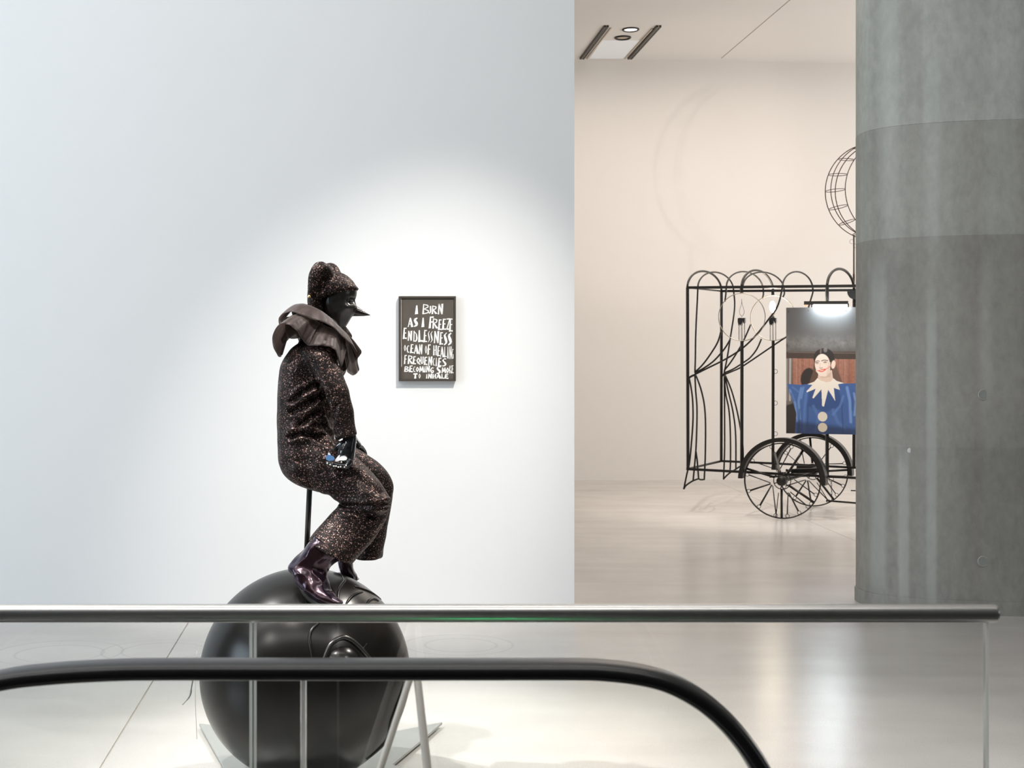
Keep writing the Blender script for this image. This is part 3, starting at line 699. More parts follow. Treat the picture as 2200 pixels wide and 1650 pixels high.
flounce([(656, 737, -.195), (668, 742, -.205), (682, 743, -.216), (697, 742, -.222), (710, 745, -.222), (720, 754, -.216), (727, 768, -.206), (733, 787, -.19), (739, 772, -.16), (745, 748, -.13)],
        [(690, 694, -.118), (696, 699, -.12), (702, 701, -.122), (708, 703, -.122), (714, 705, -.12), (720, 708, -.116), (726, 711, -.11), (731, 714, -.10), (736, 717, -.09), (740, 719, -.08)], .006)
flounce([(743, 742, -.135), (751, 772, -.14), (746, 797, -.115), (757, 807, -.075), (769, 798, -.04), (765, 776, -.005), (773, 762, .03), (764, 746, .065)],
        [(738, 717, -.085), (740, 718, -.065), (742, 719, -.045), (743, 720, -.025), (744, 720, .0), (744, 720, .02), (743, 719, .04), (741, 718, .06)], .010)
flounce([(601, 700, .05), (598, 690, -.01), (601, 680, -.07), (612, 672, -.12), (630, 672, -.15), (655, 679, -.168), (680, 687, -.178), (705, 698, -.178), (728, 714, -.168), (745, 731, -.145), (758, 744, -.11), (767, 755, -.06)],
        [(642, 658, .05), (642, 656, .01), (644, 655, -.02), (648, 655, -.05), (656, 655, -.075), (667, 657, -.088), (680, 663, -.095), (694, 672, -.096), (709, 684, -.092), (723, 698, -.08), (734, 709, -.06), (741, 715, -.03)], .012)
# hands
def fingers(mb, specs):
    for pts, r in specs:
        q = smooth_path([W(x, y, D0+dd) for x, y, dd in pts], 5); n = len(q)
        mb.tube(q, [lerp(r[0], r[1], i/(n-1))*D0/F for i in range(n)], 10); mb.sphere(q[-1], r[1]*D0/F, 10, 8)
hn = MB()
hn.loft(refine([st_(738, 926, 764, 922, -.205, .030), st_(736, 944, 766, 942, -.205, .030), st_(729, 958, 764.5, 958, -.207, .036), st_(725, 972, 763, 973, -.21, .038), st_(730, 986, 761, 987, -.21, .036), st_(742, 997, 757, 997, -.21, .028)], 3), 20, 2.3)
fingers(hn, [([(754, 988, -.240), (746, 1000, -.245), (729, 1000.5, -.250), (716, 997, -.250)], (6, 4.4)), ([(755, 991, -.219), (746, 1003, -.222), (725, 1001, -.226), (704, 995, -.228)], (6.2, 4.4)),
             ([(755, 991, -.197), (746, 1001, -.198), (724, 998, -.202), (708, 992, -.204)], (6, 4.3)), ([(754, 988, -.177), (746, 997, -.176), (728, 994, -.178), (716, 988, -.18)], (5.4, 4)),
             ([(738, 951, -.185), (727, 959, -.175), (718, 970, -.175), (713, 980, -.18)], (7, 4.6))])
hand = remesh(hn, 'hand', .0019, M['gloss'], mq, 2)
for i, (x, y) in enumerate(((703.5, 995.5), (709.5, 998.5), (717.5, 1001.5), (722, 1001.5), (727, 1003.5), (732, 1003), (740, 1003.5), (743.5, 1000), (733.5, 993))):
    MB().sphere(W(x, y, D0-.262+(.018 if i < 2 else 0)), .0030, 8, 6).build('pearl', M['pearl'], hand, True)
hf = MB()
hf.loft(refine([st_(742, 928, 764, 926, .2, .026), st_(750, 944, 767, 940, .2, .03), st_(758, 958, 775, 951, .2, .034), st_(764, 968, 781, 963, .2, .034)], 3), 18, 2.2)
fingers(hf, [([(775, 962, .17), (781, 970, .168), (784, 977, .17)], (5, 3.6)), ([(776, 960, .19), (783, 969, .188), (786, 977, .188)], (5, 3.6)), ([(774, 962, .21), (780, 972, .21), (783, 979, .21)], (5, 3.6)), ([(772, 964, .228), (776, 973, .23), (778, 979, .23)], (4.6, 3.4)), ([(756, 956, .17), (762, 968, .16), (768, 975, .16)], (5.5, 4))])
remesh(hf, 'hand', .0026, M['gloss'], mq, 2)
# boots
bt = MB()
bt.loft(refine([st_(676, 1150, 742, 1196, -.205, .05), st_(661, 1166, 726, 1206, -.205, .058), st_(643, 1188, 711, 1217, -.21, .052), st_(629, 1208, 704, 1226, -.215, .05), st_(620.5, 1224, 703, 1236, -.225, .05),
                  st_(634, 1246, 705, 1250, -.24, .05), st_(654, 1268, 711, 1266, -.26, .048), st_(684, 1289, 720, 1279, -.28, .042), st_(712, 1297.5, 728, 1288, -.295, .03), st_(733, 1297, 737, 1293, -.31, .008)], 4), 24, 2.3)
def boot_disp(co): return np.array([.009*noise.noise(Vector(c)*13+Vector((3, 1, 7)))-.012*abs(noise.noise(Vector(c)*17))+.004 for c in co.tolist()])
nb = remesh(bt, 'boot', .0036, M['boot'], mq, 2, boot_disp)
sl = MB(); sl.loft(refine([st_(641, 1256, 652, 1250, -.225, .035), st_(650, 1276, 666, 1268, -.235, .036), st_(668, 1296, 690, 1286, -.25, .034), st_(700, 1304, 715, 1296, -.285, .03)], 3), 14, 2.4)
sl.build('sole', M['fixture_black'], nb, True)
bf = MB()
bf.loft(refine([st_(726, 1188, 764, 1188, .16, .05), st_(727, 1204, 758, 1205, .165, .045), st_(728, 1220, 758, 1218, .17, .045), st_(731, 1236, 764, 1232, .18, .045), st_(742, 1250, 772, 1246, .2, .04)], 4), 20, 2.2)
remesh(bf, 'boot', .0036, M['boot'], mq, 2, boot_disp)
# pole
po = MB().tube([W(665, 1030, D0), W(665, 1050, D0), W(657, 1228, D0)], 6.0*D0/F, 16).build('seat_pole', M['mask'], mq, True)

# butterfly in the hand
bfly = thing('butterfly', 'small blue and white butterfly ornament held in the mannequin hand', 'ornament', W(717, 992, D0-.266))
def cr(pts): return [(680+x/16.5, 920+y/16.5) for x, y in pts]
def wing(pts, mat, d0, d1):
    P = []
    n = len(pts); xs_ = [p[0] for p in pts]
    for (x, y) in cr(pts):
        t = abs(x-718)/20; P.append(W(x, y, D0+lerp(d0, d1, min(1, t))))
    q = smooth_path(P, 3, True)
    o = MB().prism(q, (0, .0012, 0)).build('wing', M[mat], bfly); return o
wing([(318, 1040), (345, 975), (420, 945), (500, 955), (600, 1010), (648, 1085), (630, 1140), (540, 1150), (370, 1130)], 'wing_blue', -.262, -.27)
wing([(400, 905), (435, 860), (475, 895), (500, 955), (430, 960)], 'wing_white', -.262, -.268)
wing([(650, 1160), (740, 1110), (830, 1030), (900, 988), (985, 975), (1055, 1010), (1085, 1065), (1050, 1125), (940, 1142), (830, 1142), (760, 1168), (700, 1185)], 'wing_white', -.262, -.272)
wing([(655, 1150), (700, 1070), (775, 975), (812, 955), (828, 985), (790, 1060), (735, 1125)], 'wing_white', -.264, -.27)
MB().tube([W(716.5, 996, D0-.262), W(717, 990, D0-.266), W(719, 986, D0-.268)], [.0016, .0024, .0014], 8).build('body', M['brown_iron'], bfly, True)

# ================================================================== FRAMED LETTERING ON THE WHITE WALL
def on_wall(px, py, off=0.):
    """point on the white wall's near face (off = metres in front of it)"""
    r = W(px, py, 1)-Vector((0, 0, H)); q0 = p0-ND*off
    t = (q0-Vector((0, 0, H))).dot(ND)/r.dot(ND); return Vector((0, 0, H))+r*t
pic = thing('framed_lettering', 'dark framed panel of hand-cut white lettering hung on the white wall', 'picture', on_wall(918, 728))
PT = .045
def wall_quad(x0, y0, x1, y1, off0, off1, name, mat, par):
    P = [on_wall(x, y, off1) for x, y in ((x0, y0), (x1, y0), (x1, y1), (x0, y1))]
    return MB().prism(P, ND*(off1-off0)).build(name, M[mat], par)
wall_quad(858.5, 638, 978, 817.5, 0.001, PT*.75, 'panel', 'print_ground', pic)
for (x0, y0, x1, y1) in ((857, 636.3, 979.5, 640.6), (857, 814.6, 979.5, 818.8), (857, 640.6, 861.8, 814.6), (975.6, 640.6, 979.5, 814.6)):
    wall_quad(x0, y0, x1, y1, 0.0005, PT, 'frame_rail', 'frame_wood', pic)
# worn white edge down the left of the print
GL = {
 'A': [[(.08,1,.16),(.5,0,.2)],[(.5,0,.2),(.85,1,.42)],[(.25,.68,.14),(.75,.68,.14)]],
 'B': [[(.2,0,.16),(.12,1,.3)],[(.15,.03,.12),(.85,.12,.18),(.9,.28,.18),(.25,.5,.12)],[(.25,.48,.12),(.95,.66,.2),(.85,.86,.2),(.12,.98,.14)]],
 'C': [[(.9,.1,.24),(.45,.05,.18),(.15,.45,.36),(.35,.92,.26),(.9,.9,.3)]],
 'D': [[(.2,0,.2),(.12,1,.22)],[(.18,.04,.12),(.75,.3,.2),(.88,.7,.34),(.7,.95,.3),(.12,.95,.12)]],
 'E': [[(.35,0,.24),(.2,1,.46)],[(.25,.07,.16),(.95,.05,.26)],[(.25,.48,.14),(.85,.46,.24)],[(.2,.92,.18),(1,.94,.34)]],
 'F': [[(.38,0,.22),(.22,1,.4)],[(.25,.08,.18),(.98,.04,.3)],[(.25,.5,.14),(.85,.44,.26)]],
 'G': [[(.9,.12,.26),(.45,.05,.18),(.15,.5,.34),(.4,.95,.26),(.85,.88,.26),(.85,.55,.22),(.5,.55,.16)]],
 'H': [[(.18,0,.2),(.15,1,.36)],[(.85,0,.34),(.82,1,.24)],[(.2,.5,.16),(.8,.46,.16)]],
 'I': [[(.55,0,.32),(.45,1,.8)]],
 'J': [[(.6,0,.3),(.65,.7,.3),(.4,.97,.26),(.1,.8,.22)]],
 'K': [[(.2,0,.26),(.2,1,.36)],[(.9,0,.3),(.25,.55,.18)],[(.3,.48,.18),(.95,1,.42)]],
 'L': [[(.25,0,.2),(.25,1,.42)],[(.2,.88,.24),(1,.92,.34)]],
 'M': [[(.12,1,.22),(.22,0,.18)],[(.22,0,.2),(.5,.8,.22)],[(.5,.8,.18),(.78,0,.2)],[(.78,0,.2),(.9,1,.3)]],
 'N': [[(.12,1,.22),(.22,0,.2)],[(.2,0,.24),(.8,1,.26)],[(.85,0,.34),(.8,1,.24)]],
 'O': [[(.5,.03,.22),(.14,.45,.3),(.45,.97,.24),(.86,.5,.34),(.5,.03,.22)]],
 'Q': [[(.5,.03,.2),(.14,.42,.26),(.45,.88,.22),(.86,.45,.3),(.5,.03,.2)],[(.5,.65,.16),(.95,1,.3)]],
 'R': [[(.2,0,.16),(.14,1,.3)],[(.16,.03,.12),(.85,.14,.2),(.8,.36,.2),(.25,.5,.12)],[(.3,.48,.16),(.9,.98,.42)]],
 'S': [[(.9,.08,.2),(.45,.04,.18),(.15,.25,.26),(.5,.5,.36),(.85,.74,.3),(.5,.95,.24),(.05,.97,.16)]],
 's': [[(.8,.02,.2),(.25,.22,.36),(.55,.52,.55),(.75,.78,.4),(.15,.98,.2)]],
 'T': [[(.5,0,.22),(.45,1,.42)],[(.0,.08,.26),(1,.05,.3)]],
 'U': [[(.2,0,.26),(.2,.75,.28),(.45,.97,.24),(.75,.8,.26),(.85,0,.3)]],
 'Z': [[(.1,.07,.2),(.9,.05,.26)],[(.9,.05,.18),(.15,.95,.26)],[(.1,.95,.22),(.95,.93,.36)]],
}
TX = [('I',462,270,515,412),('B',580,250,685,412),('J',675,280,735,405),('R',730,275,815,410),('N',830,245,915,415),
 ('A',345,470,430,620),('s',435,470,515,615),('I',567,470,615,620),('F',680,450,765,640),('R',742,480,828,645),('E',835,495,892,668),('E',900,485,962,665),('Z',965,478,1028,665),('E',1012,480,1070,695),
 ('E',268,630,330,812),('N',345,680,415,840),('D',435,680,500,855),('L',510,670,595,862),('E',600,665,655,865),('s',668,680,703,868),('s',708,685,750,872),('N',765,685,850,880),('E',858,700,915,905),('s',922,705,985,915),('s',988,710,1058,915),
 ('O',283,905,318,1010),('C',328,915,372,1035),('E',385,895,440,1040),('A',445,905,518,1050),('N',525,900,580,1060),('O',622,915,657,1050),('F',660,900,715,1065),('H',757,915,812,1075),('E',820,925,866,1090),('A',870,935,927,1105),('L',930,935,972,1110),('I',978,935,1004,1125),('N',1010,930,1050,1135),('G',1050,965,1086,1140),
 ('F',283,1070,332,1215),('R',345,1075,425,1215),('E',425,1090,477,1220),('Q',485,1110,548,1225),('U',550,1095,602,1220),('E',605,1100,662,1230),('N',675,1095,740,1240),('C',748,1120,787,1245),('I',792,1115,818,1250),('E',830,1115,890,1255),('S',900,1125,972,1250),
 ('B',290,1255,360,1340),('E',365,1240,425,1345),('C',430,1255,472,1345),('O',476,1260,526,1345),('M',528,1250,606,1350),('I',610,1245,636,1350),('N',640,1245,700,1350),('G',705,1270,767,1360),('S',805,1255,882,1370),('M',890,1270,960,1360),('O',965,1270,1010,1365),('K',1013,1240,1047,1365),('E',1047,1235,1086,1365),
 ('T',435,1370,502,1450),('O',520,1368,553,1450),('I',637,1375,664,1450),('N',670,1370,737,1450),('H',745,1375,800,1450),('A',805,1370,880,1450),('L',885,1370,932,1452),('E',937,1375,1000,1450)]
lt = MB()
for ch, x0, y0, x1, y1 in TX:
    wd, ht = x1-x0, y1-y0
    for strk in GL[ch]:
        for (a, b) in zip(strk[:-1], strk[1:]):
            A = Vector((x0+a[0]*wd, y0+a[1]*ht)); B = Vector((x0+b[0]*wd, y0+b[1]*ht)); t = (B-A)
            if t.length < 1e-6: continue
            n = Vector((-t.y, t.x)).normalized(); ws = min(wd, 75)*(.62 if wd > 42 else .5)
            # wedge cut: horizontals in strokes that run up/down, along n otherwise
            if abs(t.y) > abs(t.x)*1.2: n = Vector((1, -.15)) if n.x > 0 else Vector((-1, .15))
            P = [A+n*a[2]*ws, B+n*b[2]*ws, B-n*b[2]*ws, A-n*a[2]*ws]
            lt.prism([on_wall(830+q.x/7.5, 620+q.y/7.5, PT*.75+.0018) for q in P], ND*.0012)
lt.build('lettering', M['print_white'], pic)
ed = MB()
for (ya, yb, xx, w_) in ((150, 470, 238, 6), (470, 880, 241, 2.5), (1080, 1260, 246, 4), (880, 1080, 244, 3)):
    ed.prism([on_wall(830+q[0]/7.5, 620+q[1]/7.5, PT*.75+.0018) for q in ((xx-w_, ya), (xx+w_, ya), (xx+w_, yb), (xx-w_, yb))], ND*.0012)
ed.build('paper_edge', M['print_white'], pic)

# ================================================================== CART
CU = Vector((.8944, -.4472, 0)); CV = Vector((.4472, .8944, 0))
VF, VR, VWF, VWR = 15.80, 17.07, 15.66, 17.36
def cp(px, py, v):
    """point seen at px,py in the vertical plane v of the cart"""
    r = W(px, py, 1)-Vector((0, 0, H)); t = v/(r.dot(CV)); return Vector((0, 0, H))+r*t
cart = thing('cart', 'black wrought-iron skeleton cart with curtain-shaped rods and two spoked wheels', 'cart', cp(1681, 1115, (VWF+VWR)/2))
PX = 15.6/F
def cbar(name, pts, r_px, mat='iron', par=None, square=True):
    return MB().tube(pts, r_px*PX, square=square, n=8, up=None).build(name, M[mat], par or cart, not square)
def crod(name, pts, r_px, mat='iron', par=None, sub=5):
    return MB().tube(smooth_path(pts, sub), r_px*PX, 8).build(name, M[mat], par or cart, True)
f_ = lambda L: [cp(x, y, VF) for x, y in L]
r_ = lambda L: [cp(x, y, VR) for x, y in L]
# rails
cbar('top_rail', f_([(1475, 618), (1960, 613)]), 2.9); cbar('top_rail', r_([(1548, 625.5), (2010, 622)]), 2.7)
cbar('bottom_rail', f_([(1475, 1007.5), (1757, 1022.5), (1960, 1033)]), 2.7); cbar('bottom_rail', r_([(1549, 990.5), (1660, 995.5), (2010, 1014)]), 2.5)
cbar('cross_rail', [cp(1477, 1007.5, VF), cp(1550, 990.5, VR)], 2.2)
cbar('cross_rail', [cp(1477, 618, VF), cp(1550, 625.5, VR)], 1.6)
cbar('cross_rail', [cp(1955, 1033, VF), cp(2007, 1014, VR)], 2.5)
cbar('cross_rail', [cp(1955, 613, VF), cp(2007, 622, VR)], 2.5)
# posts
for L in ([(1477, 618), (1478, 1010)], [(1594, 733), (1593.5, 1014)], [(1593, 618), (1593.5, 630)], [(1777, 616), (1777, 1025)], [(1953, 613), (1953, 1033)]):
    cbar('post', f_(L), 3.0)
for L in ([(1550, 624), (1549.5, 990)], [(1660, 624), (1660.5, 636)], [(1661, 731), (1660.5, 996)], [(1835, 626), (1834.5, 1006)], [(2005, 622), (2005, 1014)]):
    cbar('post', r_(L), 2.8)
# hoops over the roof
def hoop(name, a, b, apex_px, rpx):
    A, B = cp(*a, VF), cp(*b, VR); mid = (A+B)/2; ht = None
    # rise so that the apex is seen at the right row
    d = mid.y; ht = (H-(apex_px[1]-YP)*d/F)-mid.z
    pts = [A.lerp(B, .5-.5*math.cos(t*math.pi/20))+Vector((0, 0, ht*math.sin(t*math.pi/20))) for t in range(21)]
    return MB().tube(pts, rpx*PX, 8).build(name, M['iron'], cart, True)
hoop('roof_hoop', (1477, 617), (1550, 625), (1512, 583), 2.5); hoop('roof_hoop', (1593, 617), (1661, 625), (1628, 581), 2.5); hoop('roof_hoop', (1777, 616), (1835, 624), (1807, 578), 3.0); hoop('roof_hoop', (1953, 613), (2005, 622), (1980, 575), 2.8)
# curtain rods: front swag, over the roof, rear swag
def over(a, b, apex, n=12):
    A, B = cp(*a, VF), cp(*b, VR); d = (A.y+B.y)/2; ht = (H-(apex-YP)*d/F)-(A.z+B.z)/2
    return [A.lerp(B, .5-.5*math.cos(t*math.pi/n))+Vector((0, 0, ht*math.sin(t*math.pi/n))) for t in range(n+1)]
RR = 1.9
crod('curtain_rod', f_([(1493, 801), (1494, 770), (1494.5, 730), (1496, 690), (1498, 650)])+over((1499.5, 617), (1576, 624), 585)+r_([(1578.5, 650), (1577, 675), (1570, 720), (1563, 765), (1556, 800)]), RR, sub=3)
crod('curtain_rod', f_([(1557.5, 648), (1559.5, 632)])+over((1560.5, 617), (1640, 624), 584)+r_([(1640, 634), (1637.5, 642)]), RR, sub=3)
crod('curtain_rod', f_([(1549, 712), (1542, 735), (1527, 760), (1510, 783), (1494, 799)]), RR)
crod('curtain_rod', f_([(1569, 729), (1556, 750), (1535, 774), (1515, 789), (1494, 801)]), RR)
crod('curtain_rod', f_([(1494, 804), (1520, 791), (1558, 772), (1590, 752), (1612, 733), (1632, 711), (1652, 685), (1667, 665), (1675, 645), (1680, 622)])+over((1681, 617), (1746.5, 623), 584)+r_([(1746, 630), (1740, 650), (1728, 690), (1712, 712), (1688, 725), (1662, 742), (1597, 786), (1575, 797), (1555, 805)]), RR, sub=3)
crod('curtain_rod', over((1596, 617), (1685, 624), 585)+r_([(1685, 632), (1681, 640)]), RR, sub=2)
crod('curtain_rod', r_([(1613, 697), (1599, 729), (1586, 753), (1570, 778), (1556, 796)]), RR)
crod('curtain_rod', r_([(1636, 728), (1626, 750), (1612, 768), (1597, 779), (1575, 793), (1556, 801)]), RR)
# ties and lower curtains
crod('curtain_tie', f_([(1480, 812), (1486, 808), (1493, 805), (1495, 800)]), 2.4); crod('curtain_tie', r_([(1549, 810), (1552, 807), (1556, 803), (1557, 799)]), 2.4)
crod('curtain_rod', f_([(1481, 813), (1487, 848), (1489, 883), (1488, 920), (1482, 989), (1476, 1017), (1469, 1051)]), RR)
crod('curtain_rod', f_([(1493, 805), (1494.7, 840), (1497.5, 877), (1496.6, 933), (1494.5, 975), (1489, 1034)]), RR)
crod('curtain_rod', f_([(1495, 968), (1498, 990), (1501, 1028)]), RR)
crod('curtain_rod', f_([(1495, 806), (1507, 840), (1515, 887), (1515.5, 970), (1513, 1031)]), RR)
crod('curtain_hem', f_([(1469, 1051), (1474, 1043), (1487, 1034), (1500, 1029), (1505, 1030.5), (1513, 1030)]), RR)
crod('curtain_rod', r_([(1556, 806), (1556.5, 850), (1556.8, 960), (1554.5, 1030)]), RR)
crod('curtain_rod', r_([(1556, 806), (1559, 845), (1566, 880), (1569, 924), (1569.5, 990), (1568, 1016)]), RR)
crod('curtain_rod', r_([(1557, 806), (1565, 842), (1575, 886), (1580.5, 933), (1581, 1008)]), RR)
crod('curtain_rod', r_([(1558, 806), (1572, 840), (1584, 885), (1592, 928), (1596, 960), (1597, 1000)]), RR)
crod('curtain_hem', r_([(1554, 1030), (1560, 1023), (1568, 1016), (1581, 1008), (1590, 1002), (1597, 1000)]), RR)
# brace rods, axle, undercarriage
hubF, hubR = cp(1680.5, 1033, VWF), cp(1746, 1013.5, VWR)
MB().tube([hubF-CV*.05, hubR+CV*.05], .022, 12).build('axle', M['iron'], cart, True)
cbar('bolster', [cp(1700, 1012, VF+.1), cp(1765, 1010, VF+.1)], 4.5); cbar('bolster', [cp(1712, 1003, VR-.1), cp(1770, 1006, VR-.1)], 4.0)
for (a, b) in (((1690, 1026), (1757, 1004)), ((1655, 1024), (1745, 1022)), ((1690, 1010), (1768, 1026))):
    cbar('brace', [cp(*a, VF+.05), cp(*b, VR-.2)], 2.2)
cbar('brace', [cp(1664, 972, VR), cp(1676, 1014, VF+.3)], 2.0)
# half-disc bracket under the rear rail
hdm = [cp(1835+15*math.cos(t*math.pi/12), 626+17*math.sin(t*math.pi/12), VR-.04) for t in range(13)]
MB().prism(hdm, CV*.02).build('bracket_disc', M['iron'], cart)
# hook loops on the rear post
def cring(name, c, v, r, par, wire=.6, a0=0, a1=360, mat='iron'):
    pts = [cp(c[0]+r*math.cos(math.radians(lerp(a0, a1, t/16))), c[1]+r*math.sin(math.radians(lerp(a0, a1, t/16))), v) for t in range(17)]
    return MB().tube(pts, wire*PX, 6).build(name, M[mat], par, True)
for y in (798, 866, 932): cring('hook_loop', (1666, y), VR, 4.5, cart, .5, -150, 120)
# footboard on chains
cbar('footboard', [cp(1775, 1075.5, VF+.2), cp(1850, 1081.5, VF+.2), cp(1950, 1089, VF+.2)], 1.8)
cbar('footboard', [cp(1828, 1054, VR-.1), cp(1960, 1058, VR-.1)], 1.2)
cring('chain_ring', (1786, 1030), VF+.1, 5, cart, .6)
for k in range(9):
    y = 1037+k*4.4; z = k % 2
    q = [cp(1786+(1.5 if z else .5)*math.cos(t*math.pi/5)+.15*k, y+2.8*math.sin(t*math.pi/5), VF+.15) for t in range(10)]
    MB().tube(q, .45*PX, 5, closed=True).build('chain_link', M['iron'], cart, True)
crod('stay_wire', [cp(1838, 1011, VR), cp(1842, 1018, VR), cp(1850, 1025, VR)], .6)

# wheels and fenders
WR_ = .421
def wheel(hub, spokes, rot=0., mir=1):
    wl = bpy.data.objects.new('wheel', None); C.objects.link(wl); wl.parent = cart; wl.matrix_parent_inverse = Matrix.Translation(cart.location).inverted(); wl.location = hub
    def pt(r, a, dv=0.): a = math.radians(a)+rot; return hub+CU*(r*math.cos(a)*mir)+Vector((0, 0, r*math.sin(a)))+CV*dv
    def cpart(name, mb): return mb.build(name, M['iron'], wl, True)
    n = 96
    V = []; Fc = []
    for k in range(n):
        a = 360*k/n
        for (r, dv) in ((WR_, -.012), (WR_, .012), (WR_-.013, .012), (WR_-.013, -.012)): V.append(pt(r, a, dv))
    for k in range(n):
        j = (k+1) % n
        for q in range(4): Fc.append((k*4+q, k*4+(q+1) % 4, j*4+(q+1) % 4, j*4+q))
    o = MB().add(V, Fc).build('rim', M['iron'], wl); auto_smooth(o, 30)
    cpart('hub', MB().tube([hub-CV*.07, hub-CV*.06, hub+CV*.06, hub+CV*.07], [.045, .052, .052, .045], 24)); auto_smooth(wl.children[-1], 40)
    cpart('hub_ring', MB().tube([pt(.094, 360*k/32) for k in range(32)], .005, 6, closed=True))
    for a in (20, 80, 140, 200, 260, 320): cpart('hub_spoke', MB().tube([pt(.04, a), pt(.094, a)], .006, 6))
    for (r0, a0, r1, a1, th, ring) in spokes:
        if ring:
            re = r1-.0
            cpart('spoke', MB().tube([pt(r0, a0), pt(WR_-.048, a1)], [th*PX*.75, th*PX], 6))
            c = pt(WR_-.030, a1)
            cpart('spoke_loop', MB().tube([c+CU*(.020*math.cos(t*math.pi/6))+Vector((0, 0, .020*math.sin(t*math.pi/6))) for t in range(12)], .0034, 5, closed=True))
        else: cpart('spoke', MB().tube([pt(r0, a0), pt(WR_-.006, a1)], th*PX, 6))
    return wl
def pol(crop):   # crop px of the wheel close-up -> polar about the hub
    x, y = 1580+crop[0]/7.855-1680.5, 920+crop[1]/7.855-1033
    return math.hypot(x/.975, y)*15.5/F, math.degrees(math.atan2(-y, x/.975))
SPK = []
for a, b, th, ring in (((880,760),(1120,375),1.9,0), ((660,830),(210,700),2.0,0), ((780,1030),(780,1530),1.9,0), ((910,970),(1320,1245),2.0,0), ((600,945),(250,1075),1.5,1), ((620,960),(415,1330),1.5,1), ((635,975),(680,1490),1.0,1),
                       ((730,1090),(690,1480),.7,0), ((885,1080),(878,1495),1.0,1), ((900,1090),(1080,1445),1.4,1), ((920,1070),(1215,1320),1.1,1), ((985,860),(1350,1110),1.0,1), ((600,930),(215,800),1.0,1), ((720,710),(300,560),.9,1), ((760,680),(940,305),1.0,1), ((700,740),(610,300),.7,1), ((930,840),(1400,700),.9,1)):
    r0, a0 = pol(a); r1, a1 = pol(b); SPK.append((r0, a0, r1, a1, th*1.4, ring))
wheel(hubF, SPK)
wheel(hubR, SPK, math.radians(38), 1)
def fender(hub, r0, r1, a0, a1, v0, v1):
    n = 40; V = []; Fc = []
    for k in range(n+1):
        a = math.radians(lerp(a0, a1, k/n))
        for (r, dv) in ((r1, v0), (r1, v1), (r0, v1), (r0, v0)): V.append(hub+CU*(r*math.cos(a))+Vector((0, 0, r*math.sin(a)))+CV*dv)
    for k in range(n):
        for q in range(4): Fc.append((k*4+q, k*4+(q+1) % 4, (k+1)*4+(q+1) % 4, (k+1)*4+q))
    Fc += [(0, 1, 2, 3), (n*4+3, n*4+2, n*4+1, n*4)]
    o = MB().add(V, Fc).build('fender', M['iron'], cart); auto_smooth(o, 30)
fender(hubF, .432, .478, -4, 178, -.06, .10); fender(hubR, .432, .478, -4, 178, -.10, .06)

# ---------------------------------------------------------------- candle lamps in rings
def candle(c, v, lit, label):
    t = thing('candle_lamp', label, 'candle', cp(c[0], 732, v), 'candle lamps on the cart')
    pts = [cp(c[0]+c[2]*math.cos(k*math.pi/24), c[1]+c[3]*math.sin(k*math.pi/24), v) for k in range(48)]
    MB().tube(pts, .95*PX, 8, closed=True).build('ring', M['chrome'], t, True)
    x0 = c[0]-.3
    for dx in (-6, -1.0, 1.2, 6): MB().tube([cp(x0+dx, 688, v), cp(x0+dx, 732, v)], .75*PX, 6).build('candle_bar', M['chrome' if abs(dx) < 2 else 'iron'], t, True)
    mb = MB(); top_ = [cp(x0-7.5, 684, v), cp(x0-4, 683, v), cp(x0+4, 683.5, v), cp(x0+7.5, 683, v), cp(x0+7.5, 693, v), cp(x0+5, 695, v), cp(x0+3.5, 690, v), cp(x0+1, 692, v), cp(x0-1, 699, v), cp(x0-4, 697, v), cp(x0-5.5, 701, v), cp(x0-7.5, 692, v)]
    mb.prism([p-CV*.03 for p in top_], CV*.06).build('wax_collar', M['gloss'], t)
    if lit:
        MB().tube([cp(x0, 684, v), cp(x0, 672, v)], 4.0*PX, 12).build('bulb_socket', M['chrome'], t, True)
        b = cp(x0-1, 659, v); MB().sphere(b, 1, 14, 12, (6.6*PX, 6.6*PX, 13*PX)).build('bulb', M['bulb_glow'], t, True)
    else:
        q = smooth_path([cp(x0, 682, v), cp(x0, 679, v), cp(x0-3.5, 676, v), cp(x0-5, 669, v), cp(x0-3, 660, v), cp(x0-.5, 652, v), cp(x0-.3, 642, v), cp(x0+.4, 652, v), cp(x0+3, 660, v), cp(x0+5, 669, v), cp(x0+3.5, 676, v), cp(x0+.3, 679, v)], 4)
        MB().tube(q, .42*PX, 6).build('wire_flame', M['brown_iron'], t, True)
    return t
candle((1594, 681, 50, 51), VF-.02, False, 'unlit candle with a bent wire flame inside a thin ring on the cart')
candle((1661, 683, 48.5, 48.5), VR-.02, True, 'candle with a glowing white bulb inside a thin ring on the cart')

# ---------------------------------------------------------------- crescent moon
moon = thing('moon_sculpture', 'wire crescent moon on a rusty rod rising above the cart', 'sculpture', cp(1834, 626, VR))
MPX = cp(1834, 500, VR).y/F
def mp(px, py, dv=0): return cp(px, py, VR)+CV*dv
oc_, orr, ic_, irr = (1877, 412), 104, (1927, 406), 111
Tn = 44
def outer_(t): a = math.radians(lerp(96, 264, t)); return oc_[0]+orr*math.cos(a), oc_[1]-orr*math.sin(a)
def inner_(t): a = math.radians(lerp(111, 249, t)); return ic_[0]+irr*math.cos(a), ic_[1]-irr*math.sin(a)
def wire(fn, name='arc_wire', r=1.1): return MB().tube([fn(t/Tn) for t in range(Tn+1)], r*PX, 6).build(name, M['brown_iron'], moon, True)
wire(lambda t: mp(*outer_(t))); wire(lambda t: mp(*inner_(t)))
def midp(t, s):
    a, b = Vector(outer_(t)), Vector(inner_(t)); m = a.lerp(b, .36 if s < 0 else .42); hw = (a-b).length/2*MPX*.9
    return mp(m.x, m.y, s*hw)
wire(lambda t: midp(t, -1)); wire(lambda t: midp(t, 1))
